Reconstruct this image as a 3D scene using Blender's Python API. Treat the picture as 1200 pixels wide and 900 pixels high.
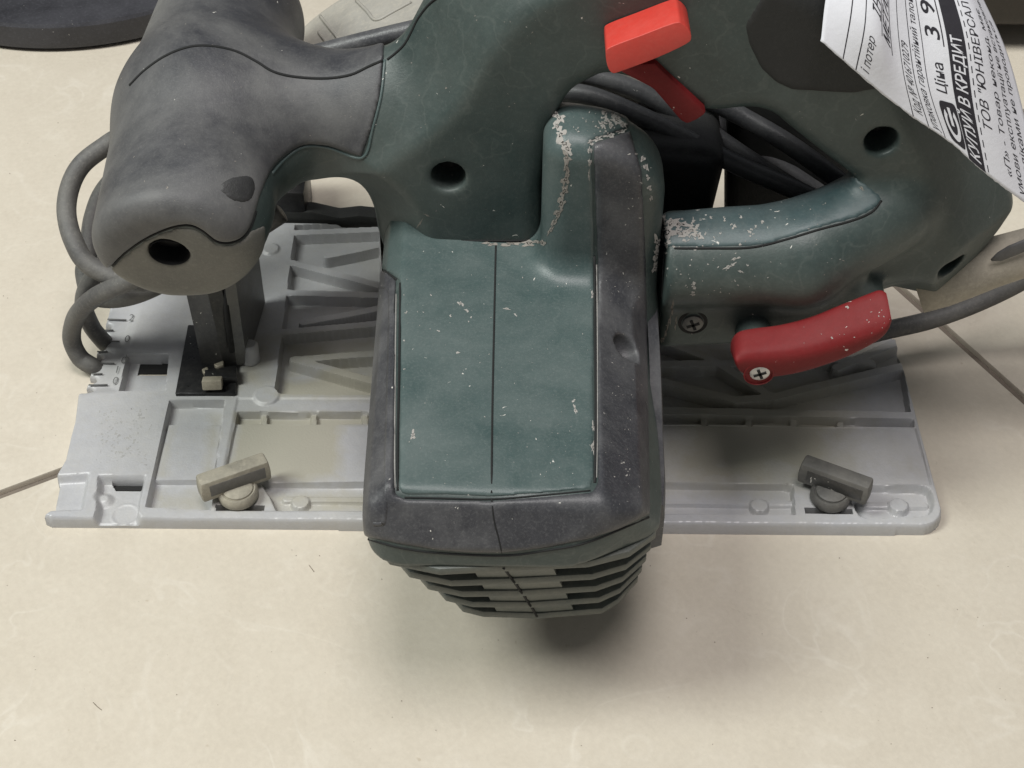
import bpy, bmesh, math, random
import numpy as np
from mathutils import Vector, Matrix
from mathutils.bvhtree import BVHTree

for o in list(bpy.data.objects):
    bpy.data.objects.remove(o)
scene = bpy.context.scene
COL = scene.collection
random.seed(5)
rng = np.random.default_rng(11)

# ------------------------------------------------------------------ camera
# all modelling is in millimetres (camera foot = origin, Y away, Z up); meshes are written in metres
FPX = 1850.0
PITCH = math.radians(44.74)
ROLL = math.radians(0.5)
CAMZ = 392.0
_F = np.array([0, math.cos(PITCH), -math.sin(PITCH)])
_R0 = np.array([1.0, 0, 0])
_U0 = np.array([0, math.sin(PITCH), math.cos(PITCH)])
_R = _R0 * math.cos(ROLL) + _U0 * math.sin(ROLL)
_U = -_R0 * math.sin(ROLL) + _U0 * math.cos(ROLL)
camd = bpy.data.cameras.new('camera')
camd.sensor_fit = 'HORIZONTAL'
camd.angle = 2 * math.atan(600 / FPX)
camd.clip_start = 0.01
camd.clip_end = 50
cam = bpy.data.objects.new('camera', camd)
M = Matrix(((_R[0], _U[0], -_F[0], 0), (_R[1], _U[1], -_F[1], 0), (_R[2], _U[2], -_F[2], CAMZ * 0.001), (0, 0, 0, 1)))
cam.matrix_world = M
COL.objects.link(cam)
scene.camera = cam

# ------------------------------------------------------------------ light
world = bpy.data.worlds.new('World')
scene.world = world
world.use_nodes = True
bg = world.node_tree.nodes['Background']
bg.inputs[0].default_value = (0.93, 0.96, 1.0, 1)
bg.inputs[1].default_value = 0.165

def area(name, loc, target, sx, sy, power, col):
    l = bpy.data.lights.new(name, 'AREA')
    l.shape = 'RECTANGLE'
    l.size, l.size_y = sx, sy
    l.energy = power
    l.color = col
    o = bpy.data.objects.new(name, l)
    o.location = loc
    o.rotation_euler = (Vector(target) - Vector(loc)).to_track_quat('-Z', 'Y').to_euler()
    COL.objects.link(o)
    return o

area('ceiling_light', (-1.45, 0.02, 2.15), (0, 0.36, 0), 0.60, 1.2, 54, (0.96, 1.0, 0.95))
area('ceiling_light', (0.10, -0.06, 2.30), (0, 0.36, 0), 0.65, 0.9, 32, (1.0, 0.955, 0.95))

scene.view_settings.view_transform = 'Standard'
scene.view_settings.look = 'None'
scene.view_settings.exposure = 0.0
scene.view_settings.gamma = 1.0
scene.view_settings.use_curve_mapping = False

# ------------------------------------------------------------------ pixel <-> space
def ray(px, py):
    return _F + _R * ((px - 600) / FPX) - _U * ((py - 450) / FPX)
def PZ(px, py, z):
    r = ray(px, py); t = (z - CAMZ) / r[2]
    return np.array([r[0] * t, r[1] * t, z])
def PY(px, py, y):
    r = ray(px, py); t = y / r[1]
    return np.array([r[0] * t, y, CAMZ + r[2] * t])
def PN(px, py, p0, n):
    r = ray(px, py); c = np.array([0, 0, CAMZ]); n = np.asarray(n, float)
    t = ((np.asarray(p0, float) - c) @ n) / (r @ n)
    return c + r * t
def proj(x, y, z):
    zz = z - CAMZ
    dep = x * _F[0] + y * _F[1] + zz * _F[2]
    u = (x * _R[0] + y * _R[1] + zz * _R[2]) / dep
    v = (x * _U[0] + y * _U[1] + zz * _U[2]) / dep
    return 600 + FPX * u, 450 - FPX * v, dep

# ------------------------------------------------------------------ materials
def mat(name, base, rough=0.5,  dust=(0.45, 0.43, 0.38), dust_amt=0.3, dust_scale=25, metal=0.0,
        speck=0.0, speck_scale=420, speck_col=(0.62, 0.60, 0.55), bump=0.15, bump_scale=1500, spec=0.5,
        var=0.12, streak=False, coat=0.0, scratch=0.0, rng_=(0.32, 0.72), fine=0.55):
    m = bpy.data.materials.new(name)
    m.use_nodes = True
    nt = m.node_tree; N = nt.nodes; L = nt.links
    b = N['Principled BSDF']
    tc = N.new('ShaderNodeTexCoord')
    vec = tc.outputs['Object']
    if streak:
        mp = N.new('ShaderNodeMapping'); mp.inputs['Scale'].default_value = (1, 0.35, 1)
        L.new(vec, mp.inputs[0]); vec = mp.outputs[0]
    def noise(scale, detail=6, r=0.6, dist=0.0):
        n = N.new('ShaderNodeTexNoise')
        n.inputs['Scale'].default_value = scale; n.inputs['Detail'].default_value = detail
        n.inputs['Roughness'].default_value = r; n.inputs['Distortion'].default_value = dist
        L.new(vec, n.inputs['Vector']); return n
    def ramp(src, a, bb):
        r = N.new('ShaderNodeMapRange'); r.inputs['From Min'].default_value = a; r.inputs['From Max'].default_value = bb
        r.clamp = True
        L.new(src, r.inputs['Value']); return r.outputs[0]
    def mul(a, k):
        n = N.new('ShaderNodeMath'); n.operation = 'MULTIPLY'
        L.new(a, n.inputs[0])
        if isinstance(k, (int, float)): n.inputs[1].default_value = k
        else: L.new(k, n.inputs[1])
        return n.outputs[0]
    def mix(f, a, c2):
        n = N.new('ShaderNodeMix'); n.data_type = 'RGBA'
        L.new(f, n.inputs[0])
        if isinstance(a, tuple): n.inputs[6].default_value = (*a, 1)
        else: L.new(a, n.inputs[6])
        n.inputs[7].default_value = (*c2, 1)
        return n.outputs[2]
    n1 = noise(dust_scale, 7, 0.65, 0.3)
    n2 = noise(dust_scale * 9, 5, 0.7)
    dark = tuple(c * (1 - var * 2) for c in base)
    col = mix(ramp(n2.outputs[0], 0.3, 0.7), dark, base)
    f = mul(ramp(n1.outputs[0], *rng_), dust_amt)
    col = mix(f, col, dust)
    nf = noise(bump_scale * 0.55, 3, 0.7)
    col = mix(mul(ramp(nf.outputs[0], 0.5, 0.75), dust_amt * fine), col, dust)
    if scratch:
        w = N.new('ShaderNodeTexWave'); w.inputs['Scale'].default_value = 14; w.inputs['Distortion'].default_value = 18
        w.inputs['Detail'].default_value = 4; w.inputs['Detail Scale'].default_value = 2.5
        L.new(vec, w.inputs['Vector'])
        col = mix(mul(ramp(w.outputs[1], 0.975, 1.0), scratch), col, dust)
    rg = None
    if speck:
        n3 = noise(speck_scale, 3, 0.6, 0.8)
        n4 = noise(speck_scale * 0.10, 3, 0.6)
        th = N.new('ShaderNodeMath'); th.operation = 'MULTIPLY_ADD'
        L.new(ramp(n4.outputs[0], 0.35, 0.8), th.inputs[0]); th.inputs[1].default_value = 0.15 * speck; L.new(n3.outputs[0], th.inputs[2])
        sp = ramp(th.outputs[0], 0.745, 0.77)
        col = mix(sp, col, speck_col)
    L.new(col, b.inputs['Base Color'])
    r2 = ramp(n1.outputs[0], 0.25, 0.8)
    rm = N.new('ShaderNodeMapRange'); rm.inputs['To Min'].default_value = max(rough - 0.08, 0.02); rm.inputs['To Max'].default_value = min(rough + 0.2, 1)
    L.new(r2, rm.inputs['Value']); L.new(rm.outputs[0], b.inputs['Roughness'])
    b.inputs['Metallic'].default_value = metal
    b.inputs['Specular IOR Level'].default_value = spec
    b.inputs['Coat Weight'].default_value = coat
    if bump:
        bp = N.new('ShaderNodeBump'); bp.inputs['Strength'].default_value = bump; bp.inputs['Distance'].default_value = 0.0006
        nb = noise(bump_scale, 4, 0.6)
        L.new(nb.outputs[0], bp.inputs['Height']); L.new(bp.outputs[0], b.inputs['Normal'])
    return m

MT = {}
MT['green'] = mat('green_plastic', (0.036, 0.056, 0.053), 0.40, (0.19, 0.205, 0.185), 0.26, 26, speck=0.35, bump=0.12, scratch=0.10)
MT['green_panel'] = mat('green_panel_plastic', (0.050, 0.080, 0.078), 0.40, (0.20, 0.225, 0.215), 0.34, 34, speck=0.4, bump=0.12, bump_scale=2600, scratch=0.05, var=0.05, fine=0.7)
MT['green_chip'] = mat('chipped_green_plastic', (0.045, 0.080, 0.085), 0.42, (0.2, 0.22, 0.21), 0.28, 30, speck=1.1, speck_scale=300, bump=0.12, scratch=0.1)
MT['rubber'] = mat('dusty_rubber', (0.036, 0.037, 0.043), 0.5, (0.235, 0.232, 0.22), 0.72, 17, speck=0.1, bump=0.16, bump_scale=2600, rng_=(0.38, 0.72), fine=0.22, scratch=0.03)
MT['pad'] = mat('polished_rubber', (0.020, 0.020, 0.022), 0.45, (0.09, 0.09, 0.085), 0.4, 60, bump=0.3, bump_scale=2300)
MT['rubber_cheek'] = mat('worn_rubber', (0.044, 0.045, 0.051), 0.42, (0.24, 0.238, 0.235), 0.50, 26, speck=0.5, bump=0.14, bump_scale=2400, scratch=0.05, rng_=(0.4, 0.72), fine=0.4)
MT['rubber_black'] = mat('black_rubber', (0.010, 0.011, 0.011), 0.6, (0.06, 0.06, 0.055), 0.3, 20, bump=0.2)
MT['slat'] = mat('dusty_green_plastic', (0.075, 0.090, 0.082), 0.45, (0.25, 0.24, 0.20), 0.45, 60, bump=0.2)
MT['vent_inside'] = mat('dusty_vent_inside', (0.022, 0.024, 0.022), 0.7, (0.10, 0.095, 0.08), 0.6, 120, bump=0.3)
MT['cap'] = mat('olive_grey_plastic', (0.125, 0.123, 0.108), 0.6, (0.28, 0.27, 0.24), 0.55, 26, bump=0.25, bump_scale=1800)
MT['alu'] = mat('cast_aluminium', (0.49, 0.495, 0.515), 0.46, (0.47, 0.44, 0.36), 0.34, 30, metal=0.2, bump=0.18, bump_scale=1200, var=0.06)
MT['alu_dusty'] = mat('dust_caked_aluminium', (0.42, 0.40, 0.35), 0.75, (0.50, 0.455, 0.36), 0.8, 20, bump=0.3, bump_scale=900, var=0.08)
MT['guard'] = mat('grey_guard_casting', (0.33, 0.32, 0.29), 0.55, (0.48, 0.44, 0.36), 0.7, 14, bump=0.2, bump_scale=900)
MT['steel_dark'] = mat('dark_steel', (0.022, 0.023, 0.026), 0.28, (0.20, 0.19, 0.17), 0.22, 60, metal=0.6, speck=0.8, speck_scale=380, bump=0.1)
MT['steel_grey'] = mat('grey_steel', (0.13, 0.132, 0.135), 0.4, (0.26, 0.25, 0.22), 0.5, 40, metal=0.5, speck=0.3, bump=0.1)
MT['steel_mid'] = mat('oily_steel', (0.045, 0.047, 0.05), 0.32, (0.18, 0.17, 0.15), 0.4, 50, metal=0.5, speck=0.9, speck_scale=380, bump=0.15)
MT['screw'] = mat('bright_screw_metal', (0.6, 0.6, 0.6), 0.3, (0.3, 0.28, 0.25), 0.3, 200, metal=0.9, bump=0)
MT['brass'] = mat('dusty_bolt_metal', (0.40, 0.36, 0.28), 0.45, (0.5, 0.45, 0.36), 0.6, 120, metal=0.4, bump=0.3)
MT['wing'] = mat('dust_caked_casting', (0.24, 0.225, 0.185), 0.7, (0.46, 0.42, 0.33), 0.75, 90, bump=0.35, bump_scale=900, speck=0.2)
MT['wing_dark'] = mat('grimy_casting', (0.10, 0.098, 0.092), 0.55, (0.20, 0.19, 0.17), 0.6, 70, bump=0.3, bump_scale=900)
MT['red'] = mat('red_plastic', (0.56, 0.040, 0.028), 0.38, (0.62, 0.25, 0.2), 0.12, 60, speck=0.15, bump=0.06, var=0.05)
MT['shaded_red'] = mat('shaded_red_plastic', (0.17, 0.009, 0.011), 0.55, (0.20, 0.06, 0.055), 0.2, 50, speck=0.55, bump=0.1, var=0.08, spec=0.25)  # red of trigger and lever, darkened to put their shade into the colour
MT['cord'] = mat('dusty_black_cable', (0.060, 0.060, 0.062), 0.55, (0.24, 0.23, 0.205), 0.6, 45, bump=0.25, speck=0.2)
MT['cord_clean'] = mat('black_cable', (0.055, 0.056, 0.062), 0.38, (0.21, 0.21, 0.205), 0.5, 40, bump=0.2, speck=0.2)  # base lightened to make up for the handle's shadow
MT['relief'] = mat('dusty_strain_relief', (0.36, 0.33, 0.27), 0.75, (0.52, 0.47, 0.38), 0.7, 60, bump=0.2)
MT['seam'] = mat('seam_shadow_gap', (0.008, 0.009, 0.009), 0.8, (0.03, 0.03, 0.03), 0.2, 60, bump=0)
MT['edge_dust'] = mat('packed_edge_dust', (0.36, 0.35, 0.33), 0.8, (0.16, 0.16, 0.15), 0.75, 260, bump=0)
MT['black'] = mat('black_recess_shade', (0.006, 0.006, 0.006), 0.7, (0.02, 0.02, 0.02), 0.2, 60, bump=0)  # near-black colour stands for the shade inside slots and screw holes
MT['disc'] = mat('glossy_black_plastic', (0.018, 0.018, 0.021), 0.32, (0.10, 0.10, 0.115), 0.55, 14, speck=0.3, bump=0.08)
MT['ink'] = mat('black_print', (0.018, 0.016, 0.025), 0.6, (0.1, 0.1, 0.1), 0.1, 60, bump=0)
MT['paper'] = mat('white_paper', (0.74, 0.745, 0.79), 0.7, (0.62, 0.62, 0.66), 0.2, 40, bump=0.12, bump_scale=700, var=0.02)
MT['brown'] = mat('dark_corner_brown', (0.030, 0.024, 0.017), 0.55, (0.07, 0.06, 0.045), 0.3, 20, bump=0.1)
MT['grit'] = mat('dark_grit', (0.16, 0.12, 0.085), 0.8, (0.3, 0.25, 0.2), 0.5, 300, bump=0)
MT['pit'] = mat('scuffed_aluminium', (0.33, 0.325, 0.32), 0.7, (0.5, 0.49, 0.46), 0.7, 300, bump=0.2)
MT['mark'] = mat('engraved_mark', (0.10, 0.10, 0.10), 0.7, (0.3, 0.3, 0.28), 0.5, 200, bump=0)

def floor_mat():
    m = mat('glazed_cream_tile', (0.575, 0.52, 0.43), 0.32, (0.64, 0.59, 0.50), 0.35, 55, bump=0.10, bump_scale=700, var=0.05, spec=0.3)
    nt = m.node_tree; N = nt.nodes; L = nt.links
    b = N['Principled BSDF']
    src = b.inputs['Base Color'].links[0].from_socket
    tc = N.new('ShaderNodeTexCoord')
    # soft marbled veins of the glaze: thin arcs where a warped noise crosses its mid value
    n = N.new('ShaderNodeTexNoise'); n.inputs['Scale'].default_value = 26; n.inputs['Detail'].default_value = 2.2; n.inputs['Distortion'].default_value = 1.5
    L.new(tc.outputs['Object'], n.inputs['Vector'])
    s = N.new('ShaderNodeMath'); s.operation = 'SUBTRACT'; s.inputs[1].default_value = 0.5; L.new(n.outputs[0], s.inputs[0])
    a = N.new('ShaderNodeMath'); a.operation = 'ABSOLUTE'; L.new(s.outputs[0], a.inputs[0])
    r = N.new('ShaderNodeMapRange'); r.inputs['From Min'].default_value = 0.0; r.inputs['From Max'].default_value = 0.03
    r.inputs['To Min'].default_value = 1; r.inputs['To Max'].default_value = 0; L.new(a.outputs[0], r.inputs[0])
    n2 = N.new('ShaderNodeTexNoise'); n2.inputs['Scale'].default_value = 26; n2.inputs['Detail'].default_value = 3
    L.new(tc.outputs['Object'], n2.inputs['Vector'])
    r2 = N.new('ShaderNodeMapRange'); r2.inputs['From Min'].default_value = 0.44; r2.inputs['From Max'].default_value = 0.66; r2.inputs['To Max'].default_value = 0.32
    L.new(n2.outputs[0], r2.inputs[0])
    mm = N.new('ShaderNodeMath'); mm.operation = 'MULTIPLY'; L.new(r.outputs[0], mm.inputs[0]); L.new(r2.outputs[0], mm.inputs[1])
    mx = N.new('ShaderNodeMix'); mx.data_type = 'RGBA'; L.new(mm.outputs[0], mx.inputs[0]); L.new(src, mx.inputs[6]); mx.inputs[7].default_value = (0.71, 0.67, 0.59, 1)
    # grit and stains
    n3 = N.new('ShaderNodeTexNoise'); n3.inputs['Scale'].default_value = 240; n3.inputs['Detail'].default_value = 2
    L.new(tc.outputs['Object'], n3.inputs['Vector'])
    r3 = N.new('ShaderNodeMapRange'); r3.inputs['From Min'].default_value = 0.735; r3.inputs['From Max'].default_value = 0.78; r3.inputs['To Max'].default_value = 0.45
    L.new(n3.outputs[0], r3.inputs[0])
    mx2 = N.new('ShaderNodeMix'); mx2.data_type = 'RGBA'; L.new(r3.outputs[0], mx2.inputs[0]); L.new(mx.outputs[2], mx2.inputs[6]); mx2.inputs[7].default_value = (0.36, 0.29, 0.2, 1)
    n4 = N.new('ShaderNodeTexNoise'); n4.inputs['Scale'].default_value = 420; n4.inputs['Detail'].default_value = 6; n4.inputs['Roughness'].default_value = 0.7
    L.new(tc.outputs['Object'], n4.inputs['Vector'])
    r4 = N.new('ShaderNodeMapRange'); r4.inputs['From Min'].default_value = 0.4; r4.inputs['From Max'].default_value = 0.75; r4.inputs['To Max'].default_value = 0.3
    L.new(n4.outputs[0], r4.inputs[0])
    mx3 = N.new('ShaderNodeMix'); mx3.data_type = 'RGBA'; L.new(r4.outputs[0], mx3.inputs[0]); L.new(mx2.outputs[2], mx3.inputs[6]); mx3.inputs[7].default_value = (0.47, 0.42, 0.345, 1)
    L.new(mx3.outputs[2], b.inputs['Base Color'])
    return m
MT['tile'] = floor_mat()
MT['grout'] = mat('grey_brown_grout', (0.155, 0.13, 0.105), 0.9, (0.24, 0.2, 0.16), 0.6, 60, bump=0.4, bump_scale=700)

# ------------------------------------------------------------------ object helpers
def link(name, me, m, parent=None, smooth=True):
    o = bpy.data.objects.new(name, me)
    COL.objects.link(o)
    if m is not None:
        me.materials.clear(); me.materials.append(MT[m])
    if parent is not None:
        o.parent = parent
        o.matrix_parent_inverse = parent.matrix_world.inverted()
    if smooth:
        me.polygons.foreach_set('use_smooth', np.ones(len(me.polygons), dtype=bool))
    me.update()
    return o
def mesh_from(verts_mm, faces, name='mesh'):
    me = bpy.data.meshes.new(name)
    v = np.asarray(verts_mm, float) * 0.001
    me.from_pydata([tuple(a) for a in v], [], [tuple(int(i) for i in f) for f in faces])
    me.update()
    return me
def empty(name, loc_mm):
    o = bpy.data.objects.new(name, None)
    o.location = Vector(loc_mm) * 0.001
    COL.objects.link(o)
    bpy.context.view_layer.update()
    return o
def tag(o, label, cat, group=None, kind=None):
    if label: o['label'] = label
    if cat: o['category'] = cat
    if group: o['group'] = group
    if kind: o['kind'] = kind

# ------------------------------------------------------------------ signed-distance modelling
def smin(a, b, k):
    h = np.clip(0.5 + 0.5 * (b - a) / k, 0, 1)
    return b * (1 - h) + a * h - k * h * (1 - h)
def smax(a, b, k):
    return -smin(-a, -b, k)
def sd_poly(x, y, poly):
    P = np.asarray(poly, float); n = len(P)
    d = None; s = None
    for i in range(n):
        a = P[i]; b = P[i - 1]
        ex, ey = b - a
        wx = x - a[0]; wy = y - a[1]
        t = np.clip((wx * ex + wy * ey) / (ex * ex + ey * ey + 1e-12), 0, 1)
        bx = wx - ex * t; by = wy - ey * t
        q = bx * bx + by * by
        d = q if d is None else np.minimum(d, q)
        c1 = (y >= a[1]); c2 = (y < b[1]); c3 = (ex * wy > ey * wx)
        flip = (c1 & c2 & c3) | (~c1 & ~c2 & ~c3)
        sg = np.where(flip, -1.0, 1.0)
        s = sg if s is None else s * sg
    return s * np.sqrt(d)
def spline(pts, n=6, closed=True):
    """Catmull-Rom through 2D/3D points"""
    P = np.asarray(pts, float); m = len(P); out = []
    rngi = range(m) if closed else range(m - 1)
    for i in rngi:
        if closed:
            p0, p1, p2, p3 = P[i - 1], P[i], P[(i + 1) % m], P[(i + 2) % m]
        else:
            p1, p2 = P[i], P[i + 1]
            p0 = P[i - 1] if i > 0 else 2 * p1 - p2
            p3 = P[i + 2] if i + 2 < m else 2 * p2 - p1
        for k in range(n):
            t = k / n
            out.append(0.5 * ((2 * p1) + (-p0 + p2) * t + (2 * p0 - 5 * p1 + 4 * p2 - p3) * t * t + (-p0 + 3 * p1 - 3 * p2 + p3) * t ** 3))
    if not closed: out.append(P[-1])
    return np.array(out)
def extr(d2, t, h, r):
    a = d2 + r; b = np.abs(t) - h + r
    return np.minimum(np.maximum(a, b), 0) + np.sqrt(np.maximum(a, 0) ** 2 + np.maximum(b, 0) ** 2) - r
def capsule(x, y, z, A, B, ra, rb, sq=1.0):
    ax, ay, az = A; ex, ey, ez = (B[i] - A[i] for i in range(3))
    L2 = ex * ex + ey * ey + ez * ez
    t = np.clip(((x - ax) * ex + (y - ay) * ey + (z - az) * ez) / L2, 0, 1)
    dx = x - ax - ex * t; dy = y - ay - ey * t; dz = z - az - ez * t
    return np.sqrt(dx * dx + dy * dy + (dz * sq) ** 2) - (ra + (rb - ra) * t)
def rbox(x, y, z, c, h, r):
    qx = np.abs(x - c[0]) - h[0] + r; qy = np.abs(y - c[1]) - h[1] + r; qz = np.abs(z - c[2]) - h[2] + r
    return np.sqrt(np.maximum(qx, 0) ** 2 + np.maximum(qy, 0) ** 2 + np.maximum(qz, 0) ** 2) + np.minimum(np.maximum(qx, np.maximum(qy, qz)), 0) - r
def sphere(x, y, z, c, r):
    return np.sqrt((x - c[0]) ** 2 + (y - c[1]) ** 2 + (z - c[2]) ** 2) - r
def axes(lo, hi, res):
    a = [np.arange(lo[i], hi[i] + res, res, dtype=np.float64) for i in range(3)]
    return a, (a[0][:, None, None], a[1][None, :, None], a[2][None, None, :])
def surface_nets(val, ax):
    V = val.astype(np.float32); nx, ny, nz = V.shape
    ins = V < 0
    c = np.zeros((nx - 1, ny - 1, nz - 1), np.uint8)
    offs = [(i, j, k) for i in (0, 1) for j in (0, 1) for k in (0, 1)]
    for (i, j, k) in offs:
        c += ins[i:nx - 1 + i, j:ny - 1 + j, k:nz - 1 + k]
    I, J, K = np.nonzero((c > 0) & (c < 8))
    cv = np.stack([V[I + i, J + j, K + k] for (i, j, k) in offs], 1)
    acc = np.zeros((len(I), 3)); cnt = np.zeros(len(I))
    for a in range(8):
        for b in range(a + 1, 8):
            oa = np.array(offs[a]); ob = np.array(offs[b])
            if np.abs(oa - ob).sum() != 1: continue
            va = cv[:, a]; vb = cv[:, b]
            mk = (va < 0) != (vb < 0)
            t = np.where(mk, va / np.where(mk, va - vb, 1), 0)
            p = oa[None] + (ob - oa)[None] * t[:, None]
            acc += p * mk[:, None]; cnt += mk
    acc /= cnt[:, None]
    res = ax[0][1] - ax[0][0]
    org = np.array([ax[0][0], ax[1][0], ax[2][0]])
    verts = org + (np.stack([I, J, K], 1) + acc) * res
    idx = np.full((nx - 1, ny - 1, nz - 1), -1, np.int64)
    idx[I, J, K] = np.arange(len(I))
    faces = []
    for axis in range(3):
        sl0 = [slice(None)] * 3; sl1 = [slice(None)] * 3
        sl0[axis] = slice(0, -1); sl1[axis] = slice(1, None)
        a0 = ins[tuple(sl0)]; a1 = ins[tuple(sl1)]
        E = np.argwhere(a0 != a1)
        u, v = (axis + 1) % 3, (axis + 2) % 3
        dims = (nx, ny, nz)
        E = E[(E[:, u] > 0) & (E[:, u] < dims[u] - 1) & (E[:, v] > 0) & (E[:, v] < dims[v] - 1)]
        if len(E) == 0: continue
        pos = a0[E[:, 0], E[:, 1], E[:, 2]]
        q = []
        for du, dv in ((-1, -1), (0, -1), (0, 0), (-1, 0)):
            e = E.copy(); e[:, u] += du; e[:, v] += dv
            q.append(idx[e[:, 0], e[:, 1], e[:, 2]])
        q = np.stack(q, 1)
        q[~pos] = q[~pos][:, ::-1]
        faces.append(q)
    F = np.concatenate(faces)
    F = F[(F >= 0).all(1)]
    return verts, F
def np_mesh(verts, quads, name):
    me = bpy.data.meshes.new(name)
    nv, nf = len(verts), len(quads)
    me.vertices.add(nv); me.vertices.foreach_set('co', (verts * 0.001).astype(np.float32).ravel())
    me.loops.add(nf * 4); me.loops.foreach_set('vertex_index', quads.astype(np.int32).ravel())
    me.polygons.add(nf); me.polygons.foreach_set('loop_start', np.arange(0, nf * 4, 4, dtype=np.int32))
    me.update(calc_edges=True); me.validate()
    return me
def relax(v, F, it=1, k=0.5):
    for _ in range(it):
        s = np.zeros_like(v); c = np.zeros(len(v))
        for a in range(4):
            b = (a + 1) % 4
            np.add.at(s, F[:, a], v[F[:, b]]); np.add.at(c, F[:, a], 1)
            np.add.at(s, F[:, b], v[F[:, a]]); np.add.at(c, F[:, b], 1)
        v = v * (1 - k) + k * s / np.maximum(c, 1)[:, None]
    return v
def sdf_obj(name, val, ax, m, parent, it=1):
    v, F = surface_nets(val, ax)
    v = relax(v, F, it)
    return link(name, np_mesh(v, F, name), m, parent)
def pxregion(poly, x, y, z):
    px, py, dep = proj(x, y, z)
    return sd_poly(px, py, poly) * dep / FPX
def shell(val, ax, off, depth, region, extra=None):
    """a skin standing `off` proud of a body, limited to a region"""
    out = np.full(val.shape, 1.0)
    I, J, K = np.nonzero((val < off + 3) & (val > -depth - 3))
    x, y, z = ax[0][I], ax[1][J], ax[2][K]
    d = val[I, J, K]
    out[I, J, K] = np.maximum(smax(d - off, region(x, y, z), 0.9), -(d + depth))
    return out

# raycast a pixel path onto objects and lay a thin bead there
def bvh_of(objs):
    vs = []; fs = []; n = 0
    for o in objs:
        me = o.data
        co = np.empty(len(me.vertices) * 3, np.float32); me.vertices.foreach_get('co', co)
        vs += [Vector(c) for c in co.reshape(-1, 3)]
        fs += [[i + n for i in p.vertices] for p in me.polygons]
        n = len(vs)
    return BVHTree.FromPolygons(vs, fs)
def cast(bvh, px, py):
    r = ray(px, py); o = Vector((0, 0, CAMZ * .001))
    h = bvh.ray_cast(o, Vector(r).normalized(), 3.0)
    return (np.array(h[0]) * 1000, np.array(h[1])) if h[0] is not None else (None, None)
def tube_mesh(path, rad, seg=8, cap=True, squash=None):
    P = np.asarray(path, float); n = len(P)
    if np.isscalar(rad): rad = [rad] * n
    T = np.gradient(P, axis=0); T /= np.linalg.norm(T, axis=1)[:, None] + 1e-9
    up = np.array([0, 0, 1.0]) if abs(T[0][2]) < 0.9 else np.array([1.0, 0, 0])
    u = np.cross(T[0], up); u /= np.linalg.norm(u)
    verts = []; faces = []
    for i in range(n):
        u = u - T[i] * (u @ T[i]); u /= np.linalg.norm(u) + 1e-9
        w = np.cross(T[i], u)
        for k in range(seg):
            a = 2 * math.pi * k / seg
            verts.append(P[i] + rad[i] * (u * math.cos(a) + w * math.sin(a)))
    for i in range(n - 1):
        for k in range(seg):
            k2 = (k + 1) % seg
            faces.append((i * seg + k, i * seg + k2, (i + 1) * seg + k2, (i + 1) * seg + k))
    if cap:
        faces.append(tuple(range(seg))[::-1]); faces.append(tuple((n - 1) * seg + k for k in range(seg)))
    return verts, faces
def bead(name, bvh, pxs, rad, m, parent, lift=0.0, n=8):
    pts = spline(np.array(pxs, float), n, closed=False)
    path = []
    for p in pts:
        h, nn = cast(bvh, p[0], p[1])
        if h is not None:
            q = h + nn * lift
            if not path or np.linalg.norm(q - path[-1]) < 14: path.append(q)
    if len(path) < 3: return None
    path = np.array(path)
    sm = path.copy(); sm[1:-1] = (path[:-2] + 2 * path[1:-1] + path[2:]) / 4
    v, f = tube_mesh(sm, rad, 6)
    return link(name, mesh_from(v, f, name), m, parent)
def bm_obj(name, bm, m, parent, smooth=True, sharp=40):
    bmesh.ops.recalc_face_normals(bm, faces=bm.faces)
    me = bpy.data.meshes.new(name)
    for v in bm.verts: v.co = v.co * 0.001
    bm.to_mesh(me); bm.free()
    o = link(name, me, m, parent, smooth)
    if smooth and sharp: me.set_sharp_from_angle(angle=math.radians(sharp))
    return o
def prism(poly3, ext, bevel=0.0, seg=3):
    """closed prism: polygon (3D mm points) pushed along vector ext, edges rounded"""
    bm = bmesh.new()
    a = [bm.verts.new(Vector(p)) for p in poly3]
    b = [bm.verts.new(Vector(np.asarray(p) + np.asarray(ext))) for p in poly3]
    n = len(a)
    bm.faces.new(a); bm.faces.new(b[::-1])
    for i in range(n):
        bm.faces.new((a[i], b[i], b[(i + 1) % n], a[(i + 1) % n]))
    bmesh.ops.recalc_face_normals(bm, faces=bm.faces)
    if bevel:
        bmesh.ops.bevel(bm, geom=list(bm.edges), offset=bevel, segments=seg, affect='EDGES', profile=0.5, clamp_overlap=True)
    return bm
def box_bm(c, h, rot=None, bevel=0.0, seg=2):
    bm = bmesh.new()
    bmesh.ops.create_cube(bm, size=2)
    for v in bm.verts: v.co = Vector((v.co.x * h[0], v.co.y * h[1], v.co.z * h[2]))
    if bevel: bmesh.ops.bevel(bm, geom=list(bm.edges), offset=bevel, segments=seg, affect='EDGES', profile=0.5)
    if rot is not None: bmesh.ops.transform(bm, matrix=rot.to_4x4(), verts=bm.verts)
    for v in bm.verts: v.co += Vector(c)
    return bm
def join_bm(*bms):
    out = bmesh.new()
    for b in bms:
        me = bpy.data.meshes.new('t'); b.to_mesh(me); b.free(); out.from_mesh(me); bpy.data.meshes.remove(me)
    return out
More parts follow.
